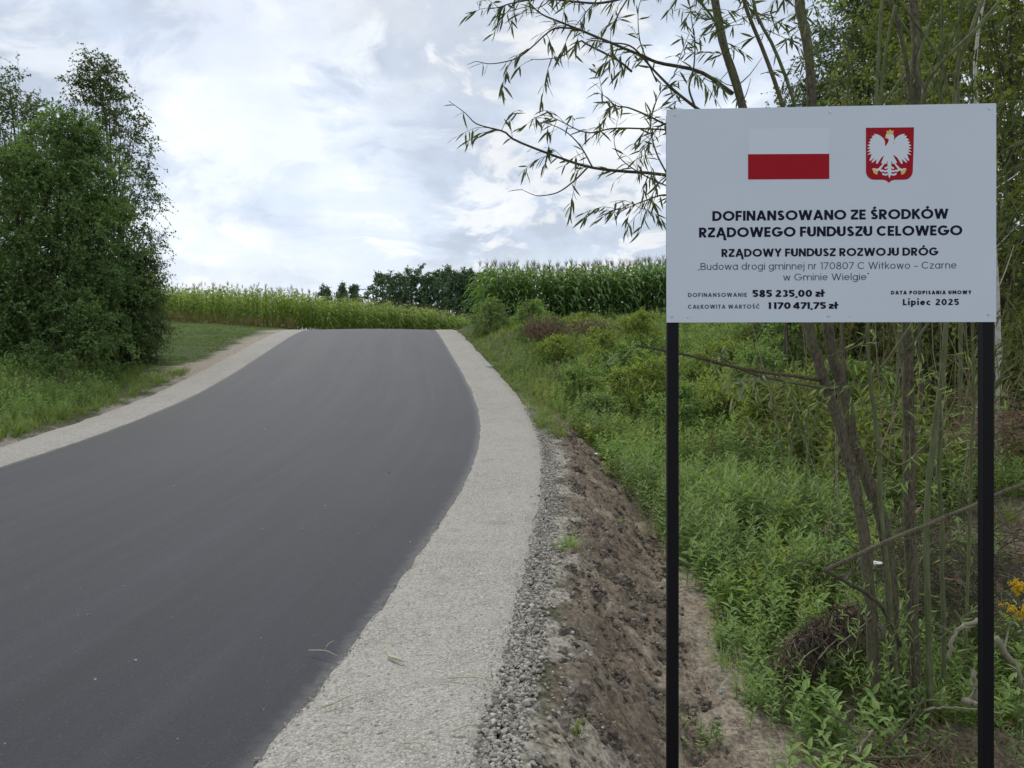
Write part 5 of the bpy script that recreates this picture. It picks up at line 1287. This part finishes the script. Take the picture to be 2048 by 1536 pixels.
limb([(1925, 1400, 4.0), (1950, 1408, 4.0), (1985, 1425, 3.95)], 13, 11, 'dead_wood', 'pale stick butt touching the right post low down')
limb([(1945, 1340, 4.15), (1950, 1375, 4.1), (1948, 1400, 4.1)], 10, 9, 'dead_wood', 'short pale stub left of the right post')
limb([(1850, 1422, 3.9), (1880, 1414, 3.9), (1955, 1418, 3.85)], 5, 3, 'dead_wood', 'thin pale twig lying towards the right post')
limb([(1700, 1520, 3.6), (1780, 1516, 3.6), (1845, 1512, 3.6)], 6, 4, 'bark', 'thin stick lying on the ground at the bottom')
limb([(1765, 1500, 3.8), (1815, 1445, 3.8), (1850, 1395, 3.8)], 6, 4, 'bark', 'thin leaning stick in front of the willow base')
limb([(1710, 1512, 3.6), (1725, 1485, 3.6), (1745, 1460, 3.6)], 6, 5, 'dead_wood', 'short pale leaning stick at the bottom')
limb([(1720, 1470, 3.75), (1685, 1445, 3.8), (1650, 1420, 3.85)], 5, 3, 'bark_dark', 'dark twig with pale tip low between the posts')

def brush(name, lb, c, size, n, mat, lmat, seed, leafn=0, l=.35, tr=.004):
    rr = np.random.default_rng(seed); c = np.array(c, float); o = thing(name, lb, 'brush heap', c)
    S = c + rr.normal(0, 1, (n, 3)) * np.array(size) * .5; S[:, 2] = c[2] + np.abs(S[:, 2] - c[2])
    d = nrm(rr.normal(0, 1, (n, 3)) * (1, 1, .5) + (0, 0, .15)); L = l * rr.uniform(.4, 1.2, n); t = np.linspace(0, 1, 4)
    Pt = S[:, None] + d[:, None] * (L[:, None] * t)[..., None]; Pt += rr.normal(0, .02 * l / .35, Pt.shape); Pt[..., 2] -= .2 * L[:, None] * t ** 2
    part('twigs', tubes_np(Pt, np.broadcast_to(np.linspace(tr, tr * .4, 4), (n, 4))), M[mat], o, False, 'stuff')
    if leafn:
        q = rr.integers(0, n, leafn); tt = rr.random(leafn)[:, None]; pos = S[q] + d[q] * L[q][:, None] * tt; dd = nrm(rr.normal(0, 1, (leafn, 3)) + (0, 0, -.4))
        part('dry_leaves', scatter(leaf(1, .4), pos, frames(dd, rr.normal(0, 1, (leafn, 3)) + .01), rr.uniform(.03, .065, leafn) * (l / .35)), M[lmat], o, False, 'stuff')
    return o
def gz_(px, Y, dz=0): X = (px - 1024) / F * Y; return (X, Y, float(H(X, Y)) + dz)
brush('brush_heap', 'reddish brown heap of cut brush below the corn', (P(1085, 670, 19.5)), (.55, .6, .35), 260, 'dead_twig', 'brown_leaf', 1, 900, .5, .008)
brush('brush_heap', 'brown cut branches at the foot of the corn right of the heap', (P(1185, 665, 18.5)), (.6, .5, .25), 160, 'dead_twig', 'brown_leaf', 2, 500, .5, .008)
brush('brush_heap', 'bleached twigs and roots in a line behind the herb bed', gz_(1600, 13.6, .16), (2.2, .4, .16), 320, 'dead_wood', 'brown_leaf', 3, 260, .5, .005)
brush('brush_heap', 'dry brown litter and twigs by the left sign post far back', gz_(1400, 14, .12), (1.0, .5, .22), 200, 'dead_twig', 'brown_leaf', 4, 400, .4, .005)
brush('brush_heap', 'dark tangle of dead brush left of the right sign post', gz_(1930, 5.2, .25), (.8, .7, .55), 700, 'bark_dark', 'brown_leaf', 5, 250, .5, .004)
brush('brush_heap', 'reddish dry fern tangle right of the right sign post', gz_(2035, 6.4, .6), (.6, .5, .45), 420, 'dead_twig', 'brown_leaf', 6, 500, .35, .003)
brush('brush_heap', 'small heap of dead twigs on the ground in front of the willow', gz_(1810, 3.75, .03), (.45, .25, .08), 150, 'dead_twig', 'brown_leaf', 7, 160, .25, .003)
brush('brush_heap', 'dead twigs and litter in the bottom right corner', gz_(1960, 3.7, .03), (.5, .3, .1), 160, 'dead_twig', 'brown_leaf', 8, 140, .3, .003)

# overhanging mat of roots and dead grass left of the willow base
o = thing('root_mat', 'dark overhanging mat of roots and dead grass left of the willow base', 'roots', gb(1680, 4.6)); rr = np.random.default_rng(77)
n = 1500; u = rr.random(n); ridge = np.stack([np.interp(u, [0, .3, .6, 1], [c[q] for c in (P(1575, 1345, 4.35), P(1610, 1290, 4.4), P(1660, 1252, 4.5), P(1745, 1225, 4.6))]) for q in range(3)], 1)
S = ridge + rr.normal(0, .03, (n, 3)) + np.stack([0 * u, .1 * rr.random(n), -.02 * rr.random(n)], 1)
L = rr.uniform(.05, .34, n) * (.5 + .5 * np.sin(u * 3.1)); d = nrm(np.stack([rr.normal(-.1, .8, n), rr.normal(-.25, .5, n), rr.normal(.0, .55, n)], 1)); t = np.linspace(0, 1, 5)
Pt = S[:, None] + d[:, None] * (.5 * L[:, None] * t)[..., None]; Pt[..., 2] -= L[:, None] * t ** 1.6 * .75 * rr.uniform(.3, 1.1, n)[:, None]; Pt += rr.normal(0, .009, Pt.shape)
half = n // 2
part('roots', tubes_np(Pt[:half], np.broadcast_to(np.linspace(.004, .0012, 5), (half, 5))), M['bark_dark'], o, False, 'stuff')
part('roots', tubes_np(Pt[half:], np.broadcast_to(np.linspace(.003, .0010, 5), (n - half, 5))), M['dead_twig'], o, False, 'stuff')
nl_ = 500; q = rr.integers(0, n, nl_); part('dry_leaves', scatter(leaf(1, .3), Pt[q, 2] + rr.normal(0, .015, (nl_, 3)), frames(rr.normal(0, 1, (nl_, 3)) + (0, 0, -.5), rr.normal(0, 1, (nl_, 3)) + .01), rr.uniform(.02, .05, nl_)), M['brown_leaf'], o, False, 'stuff')
V, T = tube(spline([P(1575, 1370, 4.5), P(1625, 1315, 4.55), P(1680, 1275, 4.6), P(1760, 1250, 4.7)], 10) + (0, 0, -.03), np.array([.04, .07, .09, .1, .1, .1, .1, .09, .08, .06]), 8); V = V + rr.normal(0, .012, V.shape)
part('soil', (V, T), M['clod'], o, True)
for q in range(4):
    a = P(1600 + q * 37, 1330 - q * 20 + rr.normal(0, 12), 4.3); b = a + np.array([.14 + rr.normal(0, .03), .02, .10 + rr.normal(0, .02)])
    part('dry_stalk', tube([a, (a + b) / 2 + (0, 0, .01), b], np.array([.0025, .003, .0015]), 4), M['dead_wood'], o)
print('tris', sum(len(m_.loop_triangles) if False else sum(1 for _ in ()) for m_ in ()), 'polys', sum(len(o_.data.polygons) for o_ in scene.objects if o_.type == 'MESH'), 'objects', len(scene.objects))
